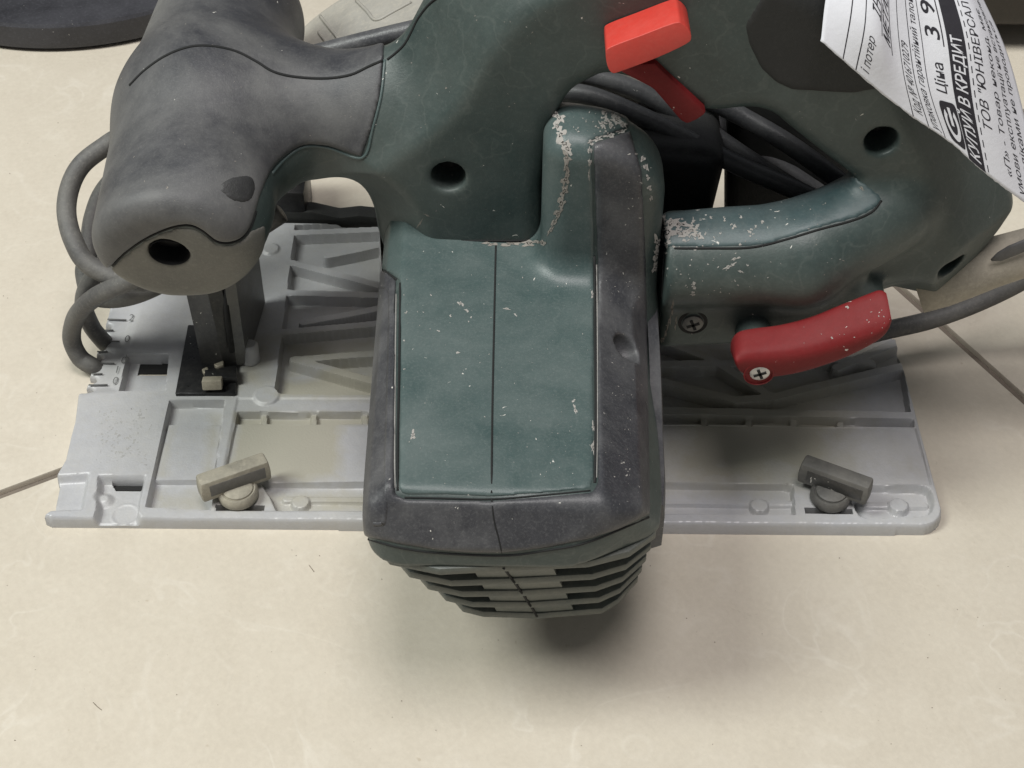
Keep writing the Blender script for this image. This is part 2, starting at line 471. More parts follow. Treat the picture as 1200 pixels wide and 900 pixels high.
def lathe_bm(profile, c, axis=(0, 0, 1), seg=40):
    bm = bmesh.new()
    q = Vector((0, 0, 1)).rotation_difference(Vector(axis).normalized())
    rows = []
    for r, h in profile:
        row = [bm.verts.new(q @ Vector((r * math.cos(2 * math.pi * k / seg), r * math.sin(2 * math.pi * k / seg), h)) + Vector(c)) for k in range(seg)] if r > 1e-6 else [bm.verts.new(q @ Vector((0, 0, h)) + Vector(c))]
        rows.append(row)
    for a, b in zip(rows[:-1], rows[1:]):
        for k in range(seg):
            k2 = (k + 1) % seg
            if len(a) == 1 and len(b) == 1: continue
            if len(a) == 1: bm.faces.new((a[0], b[k], b[k2]))
            elif len(b) == 1: bm.faces.new((a[k], b[0], a[k2]))
            else: bm.faces.new((a[k], b[k], b[k2], a[k2]))
    return bm

# ================================================================== FLOOR
floor = link('floor', mesh_from([(-2500, -1500, -2.2), (2500, -1500, -2.2), (2500, 3500, -2.2), (-2500, 3500, -2.2)], [(0, 1, 2, 3)], 'floor'), 'grout', None, False)
floor['kind'] = 'structure'
j1 = PZ(1102.2, 383.3, 0); j2 = PZ(1200, 463.3, 0)
l1 = PZ(0, 577.5, 0); l2 = PZ(65.5, 555.8, 0)
db = (j2 - j1)[:2]; db /= np.linalg.norm(db)
da = (l2 - l1)[:2]; da /= np.linalg.norm(da)
ang = (math.atan2(da[1], da[0]) + math.atan2(db[1], db[0]) + math.pi / 2) / 2
ta = np.array([math.cos(ang), math.sin(ang)]); tb = np.array([-ta[1], ta[0]])
mr = (j1[:2] * 0.5 + j2[:2] * 0.5); ml = (l1[:2] + l2[:2]) / 2
ca = mr @ ta; cb = ml @ tb
TS = 450.0; GAP = 3.4
tile_me = None
for i in range(-5, 5):
    for j in range(-4, 5):
        ctr = ta * (ca + (i + 0.5) * TS) + tb * (cb + (j + 0.5) * TS)
        if not (-2000 < ctr[0] < 2000 and -900 < ctr[1] < 2900): continue
        if tile_me is None:
            bm = box_bm((0, 0, -4), ((TS - GAP) / 2, (TS - GAP) / 2, 4), None, 0.7, 2)
            o = bm_obj('tile', bm, 'tile', None, True, 30)
            tile_me = o.data
        else:
            o = bpy.data.objects.new('tile', tile_me); COL.objects.link(o)
        o.location = (ctr[0] * .001, ctr[1] * .001, 0)
        o.rotation_euler = (0, 0, ang + math.pi / 2 * random.randrange(4))
        o.parent = floor

# ================================================================== SAW
saw = empty('circular_saw', (0, 400, 0))
tag(saw, 'dusty dark green corded circular saw with red trigger, standing on its grey base plate', 'circular saw')

# ------------------------------------------------------------------ base plate (height field with real steps)
def build_plate():
    zref = 3.5
    q = lambda pts: [tuple(PZ(a, b, zref)[:2]) for a, b in pts]
    res = 0.37
    x0, x1, y0, y1 = -152, 142, 322, 486
    xs = np.arange(x0, x1, res); ys = np.arange(y0, y1, res)
    X, Y = np.meshgrid(xs, ys, indexing='ij')
    lfront = PZ(50, 607, zref); 
    back_l = PZ(125, 370, zref)
    k = (back_l[0] - lfront[0]) / (back_l[1] - lfront[1])
    xl_back = back_l[0] + k * (482 - back_l[1])
    rf = PZ(1104, 598, zref); rb = PZ(1047, 385, zref); kr = (rb[0] - rf[0]) / (rb[1] - rf[1])
    xr_back = rb[0] + kr * (482 - rb[1])
    fl = PZ(62, 617, 1.0); fr = PZ(1078, 626, 1.0); fm = PZ(500, 621, 1.0)
    outline = [tuple(lfront[:2]), (fl[0], fl[1]), (fm[0], fm[1]), (fr[0], fr[1])]
    # rounded right front corner
    cx, cy = rf[0] - 8.5, fr[1] + 8.5
    for a in np.linspace(-80, -5, 7): outline.append((cx + 8.5 * math.cos(math.radians(a)), cy + 8.5 * math.sin(math.radians(a))))
    outline += [(xr_back, 473), (xr_back - 6, 479), (xl_back + 5, 479), (xl_back, 473), tuple(back_l[:2]), tuple(PZ(119, 390, zref)[:2]), tuple(PZ(98, 460, zref)[:2]), tuple(PZ(91, 464, zref)[:2]), tuple(PZ(87, 497, zref)[:2]), tuple(PZ(82, 515, zref)[:2]), tuple(PZ(76, 541, zref)[:2]), tuple(PZ(66, 558, zref)[:2]), tuple(PZ(68, 568, zref)[:2]), tuple(PZ(62, 598, zref)[:2])]
    so = sd_poly(X, Y, outline)
    for py_ in (377, 389, 401, 413, 426, 439, 452):                    # notches along the scale edge
        c_ = PZ(123.5 - (py_ - 372) * 0.285, py_ + 6, zref)
        so = np.maximum(so, 1.5 - np.hypot((X - c_[0]) * 0.7, Y - c_[1]))
    H = np.full(X.shape, 5.0)
    def level(poly, z, r=1.0, w=0.4, px=True):
        nonlocal H
        s = sd_poly(X, Y, q(poly) if px else poly) + r
        s = np.where(s > 0, s, s) - r * 0
        # rounded corners: shrink then grow
        t = np.clip(0.5 - (s - r) / (2 * w), 0, 1); t = t * t * (3 - 2 * t)
        H = H * (1 - t) + z * t
    def disc(px, py, r, z, w=0.4):
        nonlocal H
        c = PZ(px, py, zref)
        s = np.hypot(X - c[0], Y - c[1]) - r
        t = np.clip(0.5 - s / (2 * w), 0, 1)
        H = H * (1 - t) + z * t
    def bar(a, b, wd, z, w=0.26):
        nonlocal H
        A = PZ(*a, zref); B = PZ(*b, zref); e = (B - A)[:2]; L2 = e @ e
        t = np.clip(((X - A[0]) * e[0] + (Y - A[1]) * e[1]) / L2, 0, 1)
        s = np.hypot(X - A[0] - e[0] * t, Y - A[1] - e[1] * t) - wd
        t = np.clip(0.5 - s / (2 * w), 0, 1)
        H = H * (1 - t) + z * t
    holes = np.zeros(X.shape, bool)
    def hole(poly):
        holes[:] |= sd_poly(X, Y, q(poly)) < 0
    # ---- left block
    level([(100, 372), (163, 350), (135, 459), (95, 461)], 3.6, w=2.5)                 # bevelled scale strip
    level([(150, 419), (198, 419), (193, 461), (142, 461)], 0.7)                       # window pocket
    hole([(163, 420), (197, 420), (196, 433), (160, 433)])
    level([(68, 562), (103, 560), (96, 598), (60, 600)], 2.2, w=1.2)                    # corner notch
    level([(118, 562), (169, 562), (160, 604), (170, 622), (108, 622), (116, 600)], 1.6, w=1.0)
    hole([(131, 563), (167, 563), (166, 571), (135, 571)])
    disc(146, 599, 4.6, 1.95); disc(146, 599, 4.1, 1.6)
    disc(122, 583, 2.2, 3.2, 1.0)
    # ---- framed pocket
    level([(200, 473), (263, 473), (247, 600), (173, 597)], 1.5)
    level([(197, 497), (260, 497), (251, 563), (181, 563)], 3.3, w=0.35)
    # ---- front rail channel left and right
    for xa, xb, xc in ((276, 432, 0), (776, 1078, 1)):
        lx = xa if not xc else xa
        if not xc:
            level([(279, 470), (436, 470), (436, 602), (253, 602)], 4.6, w=0.4)
            level([(279, 486), (436, 486), (436, 497), (277, 497)], 1.6, w=0.35)
            level([(277, 497), (436, 497), (436, 566), (262, 566)], 3.5, w=0.3)
            level([(305, 566), (436, 568), (436, 600), (325, 600), (318, 585)], 1.7, w=0.5)
            for a in (306, 364, 424): level([(a, 485), (a + 8, 485), (a + 8, 498), (a, 498)], 3.4, r=0.2)
            bar((335, 583), (436, 584), 1.3, 2.9); disc(352, 588, 3.0, 3.6)
        else:
            level([(770, 486), (1068, 492), (1070, 503), (770, 499)], 1.6, w=0.35)
            for a in (820, 872, 925, 980): level([(a, 486), (a + 9, 487), (a + 9, 502), (a, 500)], 3.4, r=0.2)
            level([(770, 500), (1072, 504), (1090, 571), (770, 568)], 4.3, w=0.3)
            level([(770, 568), (918, 570), (928, 573), (930, 606), (770, 604)], 1.7, w=0.5)
            level(list(map(tuple, spline([(1004, 574), (1060, 573), (1084, 575), (1091, 586), (1091, 598), (1082, 606), (1050, 608), (1008, 607)], 4))), 1.7, w=0.7)
            bar((770, 586), (925, 588), 1.3, 2.9); bar((1008, 590), (1084, 590), 1.3, 2.9)
            disc(890, 592, 3.0, 3.6); disc(1053, 592, 3.2, 3.8)
    hole([(254, 595), (310, 595), (309, 601), (254, 601)]); hole([(943, 599), (998, 600), (998, 606), (943, 605)])
    # ---- truss field left
    level([(347, 268), (445, 262), (445, 466), (323, 464)], 0.6, w=0.3)
    for a, b in (((384, 303), (446, 290)), ((343, 311), (446, 338)), ((336, 346), (446, 349)), ((356, 381), (446, 364)), ((326, 393), (446, 382)), ((345, 424), (446, 452)), ((350, 424), (446, 417)), ((346, 276), (446, 272))):
        bar(a, b, 1.9, 4.9)
    # ---- truss field right
    level([(765, 350), (1043, 340), (1067, 497), (765, 486)], 0.6, w=0.3)
    for a, b in (((765, 398), (830, 422)), ((765, 447), (862, 472)), ((862, 472), (905, 468)), ((905, 468), (1056, 432)), ((900, 415), (1020, 428)), ((980, 434), (1050, 404)), ((765, 430), (880, 428)), ((830, 422), (905, 468)), ((770, 484), (1066, 490))):
        bar(a, b, 2.0, 4.9)
    disc(318, 296, 3.2, 5.9); disc(313, 467, 4.4, 5.5); disc(318, 240, 3.0, 5.7)
    # casting unevenness
    H += 0.10 * np.sin(X * 0.21 + 1.3) * np.cos(Y * 0.17)
    H += rng.normal(0, 0.008, X.shape)
    t = np.clip(-so / 1.1, 0, 1)
    H = np.where(so < 0, H * np.sqrt(np.clip(1 - (1 - t) ** 2, 0, 1)), 0)
    H = np.maximum(H, 0.05)
    nx, ny = X.shape
    keep = (so < 0.0) & ~holes
    kc = keep[:-1, :-1] & keep[1:, :-1] & keep[:-1, 1:] & keep[1:, 1:]
    I, J = np.nonzero(kc)
    F = np.stack([I * ny + J, (I + 1) * ny + J, (I + 1) * ny + J + 1, I * ny + J + 1], 1)
    V = np.stack([X, Y, H], 2).reshape(-1, 3)
    # close the sides and openings: boundary edges drop to the floor
    ed = np.concatenate([F[:, [0, 1]], F[:, [1, 2]], F[:, [2, 3]], F[:, [3, 0]]])
    key = np.sort(ed, 1); kk = key[:, 0] * (nx * ny) + key[:, 1]
    uq, inv, cnt = np.unique(kk, return_inverse=True, return_counts=True)
    bd = ed[cnt[inv] == 1]
    low = V.copy(); low[:, 2] = 0.02
    n0 = len(V)
    V = np.concatenate([V, low])
    F = np.concatenate([F, np.stack([bd[:, 1], bd[:, 0], bd[:, 0] + n0, bd[:, 1] + n0], 1)])
    used = np.unique(F); remap = np.full(len(V), -1); remap[used] = np.arange(len(used))
    o = link('base_plate', np_mesh(V[used], remap[F], 'base_plate'), 'alu', saw)
    o.data.set_sharp_from_angle(angle=math.radians(35))
    return o
plate = build_plate()
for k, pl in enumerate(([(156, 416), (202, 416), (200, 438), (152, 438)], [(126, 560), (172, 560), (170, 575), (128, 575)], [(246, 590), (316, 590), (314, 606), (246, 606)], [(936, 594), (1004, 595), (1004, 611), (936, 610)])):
    bm_obj('slot_shade_sheet', prism([PZ(a, b, 0.5) for a, b in pl], (0, 0, -0.45), 0), 'black', plate, False)  # black sheets under the openings, put in as their shade

# settled sawdust on the plate: a point attribute (0..1) broken up by noise in the material
def plate_dust_and_shade():
    me = plate.data
    co = np.empty(len(me.vertices) * 3, np.float32); me.vertices.foreach_get('co', co)
    co = co.reshape(-1, 3) * 1000.0
    val = np.zeros(len(co))
    q = lambda pts: [tuple(PZ(a, b, 3.5)[:2]) for a, b in pts]
    def add(poly, amt, soft=6):
        s = sd_poly(co[:, 0], co[:, 1], q(poly))
        np.maximum(val, amt * np.clip(0.5 - s / soft, 0, 1), out=val)
    add([(280, 490), (400, 492), (400, 560), (360, 566), (265, 566)], 0.9, 9)
    add([(330, 440), (440, 430), (440, 470), (325, 468)], 1.0, 8)
    add([(330, 395), (445, 385), (445, 440), (330, 440)], 0.6, 10)
    add([(255, 570), (440, 570), (440, 603), (245, 602)], 0.62, 8)
    add([(275, 486), (440, 486), (440, 498), (275, 498)], 0.95, 4)
    add([(178, 570), (250, 570), (246, 600), (172, 598)], 0.55, 9)
    add([(243, 480), (262, 480), (250, 560), (236, 560)], 0.6, 7)
    add([(198, 500), (207, 500), (195, 560), (180, 560)], 0.55, 6)
    add([(775, 430), (1010, 430), (990, 570), (775, 575)], 0.85, 30)  # brown dust that also paints in the shade beside the motor
    add([(780, 350), (1040, 350), (1060, 430), (780, 440)], 0.6, 20)
    add([(1050, 530), (1085, 530), (1085, 565), (1050, 565)], 0.4, 12)
    add([(270, 400), (325, 400), (320, 465), (272, 465)], 0.65, 14)
    at = me.attributes.new('sawdust_and_shade', 'FLOAT', 'POINT')
    at.data.foreach_set('value', val.astype(np.float32))
    nt = MT['alu'].node_tree; N = nt.nodes; L = nt.links
    b = N['Principled BSDF']
    src = b.inputs['Base Color'].links[0].from_socket
    rsrc = b.inputs['Roughness'].links[0].from_socket
    a = N.new('ShaderNodeAttribute'); a.attribute_name = 'sawdust_and_shade'
    tc = N.new('ShaderNodeTexCoord')
    n = N.new('ShaderNodeTexNoise'); n.inputs['Scale'].default_value = 90; n.inputs['Detail'].default_value = 7; n.inputs['Roughness'].default_value = 0.7
    L.new(tc.outputs['Object'], n.inputs['Vector'])
    s = N.new('ShaderNodeMath'); s.operation = 'ADD'; L.new(a.outputs['Fac'], s.inputs[0]); L.new(n.outputs[0], s.inputs[1])
    r = N.new('ShaderNodeMapRange'); r.inputs['From Min'].default_value = 0.72; r.inputs['From Max'].default_value = 1.25; r.inputs['To Max'].default_value = 0.93
    L.new(s.outputs[0], r.inputs[0])
    mx = N.new('ShaderNodeMix'); mx.data_type = 'RGBA'; L.new(r.outputs[0], mx.inputs[0]); L.new(src, mx.inputs[6]); mx.inputs[7].default_value = (0.36, 0.34, 0.275, 1)
    L.new(mx.outputs[2], b.inputs['Base Color'])
    m2 = N.new('ShaderNodeMath'); m2.operation = 'MAXIMUM'; L.new(rsrc, m2.inputs[0])
    r2 = N.new('ShaderNodeMath'); r2.operation = 'MULTIPLY'; r2.inputs[1].default_value = 0.85; L.new(r.outputs[0], r2.inputs[0]); L.new(r2.outputs[0], m2.inputs[1])
    L.new(m2.outputs[0], b.inputs['Roughness'])
    m3 = N.new('ShaderNodeMath'); m3.operation = 'MULTIPLY_ADD'; m3.inputs[1].default_value = -0.2; m3.inputs[2].default_value = 0.2
    L.new(r.outputs[0], m3.inputs[0]); L.new(m3.outputs[0], b.inputs['Metallic'])
plate_dust_and_shade()

# engraved scale marks along the plate's front end
for i, (a, b) in enumerate((((129, 350), (158, 353)), ((126, 374), (148, 375)), ((121, 387), (133, 387)), ((114, 412), (126, 412)), ((111, 425), (134, 426)), ((104, 451), (126, 451)), ((118, 400), (140, 400)), ((108, 438), (120, 438)))):
    A = PZ(*a, 4.3); B = PZ(*b, 4.3)
    h, n_ = tube_mesh([A, (A + B) / 2, B], 0.28, 6)
    link('scale_mark', mesh_from(h, n_), 'mark', plate)

for txt, px, py in (('0', 141, 426), ('1', 133, 437), ('0', 131, 450), ('0', 145, 401), ('2', 150, 376), ('3', 160, 352)):
    cu = bpy.data.curves.new('t', 'FONT'); cu.body = txt; cu.size = 5.0
    ob = bpy.data.objects.new('t', cu); COL.objects.link(ob); bpy.context.view_layer.update()
    me = bpy.data.meshes.new_from_object(ob.evaluated_get(bpy.context.evaluated_depsgraph_get()))
    bpy.data.objects.remove(ob); bpy.data.curves.remove(cu)
    c = PZ(px, py, 4.9)
    ob = link('scale_digit', me, 'mark', plate, False)
    for v in me.vertices: v.co = Vector((c[0] + v.co.x * 0.8, c[1] + v.co.y, c[2] + 0.12)) * 0.001
# thumb screws that clamp the fence rail
def thumb_screw(px, py, ang_deg, m, sc=1.0):
    c = PZ(px, py, 5.0)
    rot = Matrix.Rotation(math.radians(ang_deg), 3, 'Z') @ Matrix.Rotation(math.radians(-4), 3, 'X')
    o = bm_obj('thumb_screw', lathe_bm([(0, 0), (6.0, 0), (6.5, 0.8), (6.4, 3.4), (5.7, 4.2), (4.8, 3.6), (0, 3.9)], c, seg=36), m, saw)
    prof = [(-11.6, 0.4), (11.6, 0.4), (11.8, 4), (11.4, 8.4), (-11.4, 8.4), (-11.8, 4)]
    off = rot @ Vector((0, 2.4, 0))
    pts = [Vector((a * sc, -2.9, z)) for a, z in prof]
    bm = prism([tuple(p) for p in pts], (0, 5.8, 0), 0.8, 2)
    bmesh.ops.transform(bm, matrix=rot.to_4x4(), verts=bm.verts)
    for v in bm.verts: v.co += Vector(c) + off + Vector((0, 0, 2.6))
    bm_obj('wing', bm, m, o, True, 28)
    hub = lathe_bm([(0, 5.0), (4.0, 4.9), (4.9, 4.4), (5.1, 3.4)], c, seg=28)
    bm_obj('hub', hub, m, o)
    bm = box_bm(Vector(c) + off + rot @ Vector((0.5, -2.9, 7.0)), (9.4, 0.35, 2.3), rot, 0.25)
    bm_obj('raised_lettering_bar', bm, 'wing_dark' if m == 'wing' else 'steel_mid', o)
    return o
thumb_screw(280, 582, 27, 'wing')
thumb_screw(972, 585, -27, 'wing_dark')

# ------------------------------------------------------------------ main body: handle loop, neck and front grip as one distance field
Y_MID, HALF = 381.0, 21.0
on = lambda pts, Y: [(lambda p: (p[0], p[2]))(PY(a, b, Y)) for a, b in pts]
OUT = on(spline([(452, 62), (476, 36), (492, 8), (512, -28), (555, -80), (625, -125), (725, -150), (850, -152), (960, -122), (1040, -62), (1090, 10), (1128, 85), (1158, 160), (1186, 226), (1178, 252), (1150, 288), (1124, 316), (1096, 342)], 4, closed=False), Y_MID) + \
      on([(1050, 352), (985, 372), (930, 388), (770, 402), (650, 360), (480, 360)], 372) + on(spline([(452, 320), (441, 288), (436, 262), (424, 238), (402, 222), (372, 215)], 4, closed=False), 372) + on([(372, 120)], Y_MID)
HOLE = on(spline([(648, 150), (668, 114), (692, 98), (716, 91), (762, 104), (806, 124), (832, 134), (880, 131), (906, 138), (926, 154), (968, 187), (1000, 211)], 4, closed=False), 361) + on([(1030, 262), (1000, 320), (900, 350), (775, 358), (640, 340), (636, 220)], 361)
GX = -93.0
G1 = (-93.5, 338, 111.0); G2 = (-90.5, 385, 119.0); G3 = (-90.5, 436, 119.0)
def f_grip(x, y, z):
    g = capsule(x, y, z, G1, G2, 22.0, 25.0)
    g = smin(g, capsule(x, y, z, G2, G3, 25.0, 22.5), 6)
    # flat end towards the motor side, tilted down a little
    n = np.array([0.02, -0.975, -0.22]); n = n / np.linalg.norm(n)
    p0 = PZ(205, 296, 112)
    g = smax(g, (x - p0[0]) * n[0] + (y - p0[1]) * n[1] + (z - p0[2]) * n[2], 7)
    # thumb swell beside the neck
    b = PY(282, 238, 338)
    g = smin(g, sphere(x, y, z, (b[0] - 7, b[1] + 9, b[2] - 6), 12), 12)
    nk = capsule(x, y, z, (-84, 388, 119), (-38, 382, 127), 18, 15.0)
    return smin(g, nk, 20)
def f_handle(x, y, z):
    do = sd_poly(x, z, OUT)
    t = np.abs(y - Y_MID) - HALF
    e = smax(do, t, 4)
    e = smax(e, (do + t + 18.5) * 0.7071, 2.0)
    # arm under the loop (towards the motor), round bar and flat skirt
    c0 = (38, 356, 91); c1 = (84, 356, 94); c2 = (110, 366, 104)
    arm = smin(capsule(x, y, z, c0, c1, 14.0, 14.5), capsule(x, y, z, c1, c2, 14.5, 14), 5)
    sk = extr(sd_poly(x, z, on([(772, 340), (1010, 330), (1040, 352), (985, 372), (900, 404), (772, 410)], 350)), y - 367, 18, 4)
    arm = smin(arm, sk, 4)
    arm = smax(arm, 44.0 - x, 1.5)
    h = sd_poly(x, z, HOLE)
    e = smax(e, -h, 6)
    return smin(e, arm, 4)
SCREWS = [(525, 208, 360, 4.9), (1033, 166, 360, 4.6), (1113, 308, 366, 4.4)]
def carve_screws(val, x, y, z):
    for px, py, yy, r in SCREWS:
        c = PY(px, py, yy)
        cyl = np.maximum(np.hypot(x - c[0], z - c[2]) - r, y - (yy + 11))
        val = smax(val, -cyl, 1.2)
    return val
def f_body(x, y, z):
    return smin(f_grip(x, y, z), f_handle(x, y, z), 9)

ax, (x, y, z) = axes((-46, 338, 40), (154, 405, 205), 0.86)
vb = carve_screws(f_body(x, y, z), x, y, z)
vh = np.maximum(vb, -(x + 44) + 0 * vb)
SOFT = [(871, 28), (876, 52), (890, 80), (908, 97), (928, 106), (1000, 110), (1032, 104), (1050, 40), (1040, -40), (960, -60), (900, -20)]
handle = sdf_obj('handle_housing', vh, ax, 'green', saw)
sdf_obj('soft_grip_inlay', shell(vb, ax, 0.35, 1.5, lambda a, b, c: np.maximum(pxregion(SOFT, a, b, c), b - 372)), ax, 'rubber_black', handle)
ARMTOP = [(772, 250), (850, 240), (950, 222), (1000, 205), (1014, 214), (1036, 232), (1028, 244), (1005, 256), (960, 268), (905, 286), (880, 290), (776, 291), (772, 291)]
sdf_obj('arm_cap', shell(vb, ax, 0.35, 1.5, lambda a, b, c: np.maximum(pxregion(ARMTOP, a, b, c), b - 378)), ax, 'green_chip', handle)
ARMLOW = [(770, 292), (880, 291), (960, 270), (1005, 258), (1016, 262), (985, 300), (930, 335), (860, 352), (770, 353)]

ax, (x, y, z) = axes((-122, 308, 78), (-30, 468, 150), 0.75)
vg = f_body(x, y, z)
c = PY(198, 300, 331)
nrm = np.array([0.02, -0.975, -0.22]); nrm /= np.linalg.norm(nrm)
hx, hy, hz = x - c[0], y - c[1], z - c[2]
al = hx * nrm[0] + hy * nrm[1] + hz * nrm[2]
rad = np.sqrt(np.maximum((hx - al * nrm[0]) ** 2 + (hy - al * nrm[1]) ** 2 + (hz - al * nrm[2]) ** 2, 0)) - 5.9
vg = smax(vg, -np.maximum(rad, -al - 11), 1.0)
vgc = np.maximum(vg, x + 40 + 0 * vg)
grip = sdf_obj('front_grip', vgc, ax, 'green', saw)
RUB = list(map(tuple, spline([(126, 316), (146, 296), (172, 278), (200, 266), (222, 263), (238, 270), (252, 281), (266, 284), (282, 279), (293, 266), (300, 246), (306, 226), (318, 200), (332, 184), (356, 170), (385, 171)], 4, closed=False))) + [(424, 184), (436, 150), (446, 110), (450, 69), (450, 30), (430, -60), (150, -60), (80, 60), (90, 330)]
rubber = sdf_obj('grip_rubber', shell(vg, ax, 0.9, 1.2, lambda a, b, c: np.maximum(np.maximum(pxregion(RUB, a, b, c), a + 36.5), -1e9)), ax, 'rubber', grip)
CAP = list(map(tuple, spline([(126, 318), (146, 298), (172, 280), (200, 268), (222, 265), (238, 272), (252, 283), (266, 286), (282, 281), (293, 270)], 4, closed=False))) + [(312, 262), (310, 300), (290, 345), (150, 350), (110, 330)]
sdf_obj('end_cap', shell(vg, ax, 0.35, 1.2, lambda a, b, c: np.maximum(pxregion(CAP, a, b, c), b - 352)), ax, 'cap', grip)

pad = spline([(256, 222), (262, 211), (280, 205), (295, 206), (300, 218), (296, 234), (284, 239), (268, 234)], 4)
sdf_obj('thumb_pad', shell(vg, ax, 1.15, 0.6, lambda a, b, c: np.maximum(pxregion(pad, a, b, c), b - 360)), ax, 'pad', grip)
# screws sunk in the housing
def screw(parent, c, axis, r, m='steel_dark'):
    o = bm_obj('screw', lathe_bm([(0, 0.9), (r * 0.55, 0.85), (r * 0.95, 0.3), (r, -0.4), (r, -3)], c, axis, 24), m, parent)
    a = Vector(axis).normalized()
    q = Vector((0, 0, 1)).rotation_difference(a)
    for k in (0.4, 0.4 + math.pi / 2):
        rot = q.to_matrix() @ Matrix.Rotation(k, 3, 'Z')
        bm_obj('cross_slot', box_bm(Vector(c) + a * 0.75, (r * 0.62, r * 0.14, 0.3), rot, 0), 'black', o, False)
    return o
for px, py, yy, r in SCREWS:
    c = PY(px, py, yy); c[1] = yy + 9.5
    screw(handle, c, (0, -1, 0), r * 0.8, 'black')  # black heads put the shade of the holes into colour
c = PY(198, 300, 331) - nrm * 7
screw(grip, c, tuple(nrm), 4.4, 'black')
bm_obj('screw_hole_shade', lathe_bm([(0, -0.2), (5.45, -0.2), (5.5, 6.0)], c, tuple(nrm), 32), 'black', grip)  # black cup lining the hole, painted-in shade

# ------------------------------------------------------------------ motor housing
SEC = [(-31, 94.5), (23, 92.0), (33, 85), (40.5, 71), (42.5, 40), (30, 22), (-20, 20), (-35, 38), (-37.5, 84), (-35.5, 90.5)]
FRONT = [(262, 110), (262.0, 94), (255.2, 80.5), (254.8, 73.0), (272, 70.5), (400, 40), (400, 110)]
DIMPLE = None
def f_motor(x, y, z):
    # the body widens slightly towards the gear end
    s = 1 + np.clip((y - 262) / 100, 0, 1) * 0.035
    d2 = sd_poly(x / s, (z - 55) / (1 + (s - 1) * 0.4) + 55, SEC)
    b = np.maximum(d2, y - 392)
    e = smax(b, sd_poly(y, z, FRONT), 3.5)
    # side wings of the end cap are swept back
    for n, p in (((-0.62, -0.78, 0), PZ(437, 636, 80)), ((0.50, -0.866, 0), PZ(764, 611, 80))):
        e = smax(e, (x - p[0]) * n[0] + (y - p[1]) * n[1], 4)
    # lower wedge behind the louvres
    low = smax(smax(d2 + 4.5, (y - 276 - (72 - z) * 0.38) * -1.0, 3), np.maximum(y - 392, z - 75), 2)
    e = smin(e, low, 1.5)
    # collar fin rising beside the handle
    fin = rbox(x, y, z, (25.5, 358, 97), (17.0, 11.0, 42.5), 7)
    fin = smax(fin, (x - 33) * 0.62 + (z - 134) * 0.785, 7)
    e = smin(e, fin, 9)
    col = rbox(x, y, z, (1, 391, 58), (41, 12, 36), 10)
    e = smin(e, col, 4)
    # dimples
    if DIMPLE is not None:
        p, nd = DIMPLE
        e = smax(e, -capsule(x, y, z, tuple(p + nd * 12), tuple(p - nd * 0.4), 5.9, 5.7), 0.25)
    return e
zz = np.linspace(100, 60, 400)
rp = np.array([PZ(734, 409, q) for q in zz])
fv = f_motor(rp[:, 0], rp[:, 1], rp[:, 2])
p = rp[np.argmax(fv < 0)]
gd = np.array([f_motor(*[np.array([p[k] + (0.6 if k == d else 0)]) for k in range(3)])[0] - f_motor(*[np.array([p[k] - (0.6 if k == d else 0)]) for k in range(3)])[0] for d in range(3)])
DIMPLE = (p, gd / np.linalg.norm(gd))
ax, (x, y, z) = axes((-50, 250, 14), (54, 404, 143), 0.78)
vm = f_motor(x, y, z)
motor = sdf_obj('motor_housing', vm, ax, 'green', saw)
PANEL = [(440, 300), (436, 250), (520, 240), (630, 220), (636, 105), (740, 105), (737, 151), (694, 165), (697, 290), (697, 560), (692, 574), (640, 578), (577, 583), (520, 581), (474, 581), (467, 574), (469, 330), (456, 320), (440, 314)]
sdf_obj('top_panel', shell(vm, ax, 0.45, 1.2, lambda a, b, c: np.maximum(pxregion(PANEL, a, b, c), 70 - c)), ax, 'green_panel', motor)
CHEEK = [(432, 312), (452, 318), (464, 328), (462, 560), (464, 580), (477, 585), (577, 587), (640, 582), (694, 577), (700, 566), (700, 300), (695, 168), (738, 153), (752, 200), (757, 300), (762, 602), (726, 620), (690, 632), (640, 642), (590, 648), (552, 648), (515, 645), (470, 638), (424, 628), (424, 400)]
cheek = sdf_obj('rubber_bumper', shell(vm, ax, 0.85, 1.2, lambda a, b, c: np.maximum(np.maximum(pxregion(CHEEK, a, b, c), 66 - c), np.where((a < 0) | (b < 372), -99.0, -99.0))), ax, 'rubber_cheek', motor)
# louvred end of the motor
TOPP = [(434, 628), (456, 655), (515, 667), (590, 663), (690, 658), (738, 646), (769, 624)]
BOTP = [(520, 686), (542, 711), (566, 717), (632, 719), (706, 713), (724, 702), (748, 676)]
zt, zb = 73.0, 31.0
def cap_poly(t, inset=0.0):
    z_ = zt + (zb - zt) * t
    pts = []
    for a, b in zip(TOPP, BOTP):
        A = PZ(*a, zt); B = PZ(*b, zb)
        p = A + (B - A) * t
        pts.append((p[0], p[1] + inset, z_))
    pts = [(pts[0][0], 300, z_)] + pts + [(pts[-1][0], 300, z_)]
    if inset:
        cx = (pts[0][0] + pts[-1][0]) / 2
        pts = [(cx + (p[0] - cx) * (1 - inset / 40), p[1], z_) for p in pts]
    return pts
NS = 5
for k in range(NS):
    t = k / (NS - 1)
    pl = cap_poly(t)
    bm = prism(pl, (0, 0, -2.7), 0.5, 2)
    bm_obj('vent_slat', bm, 'slat', motor)
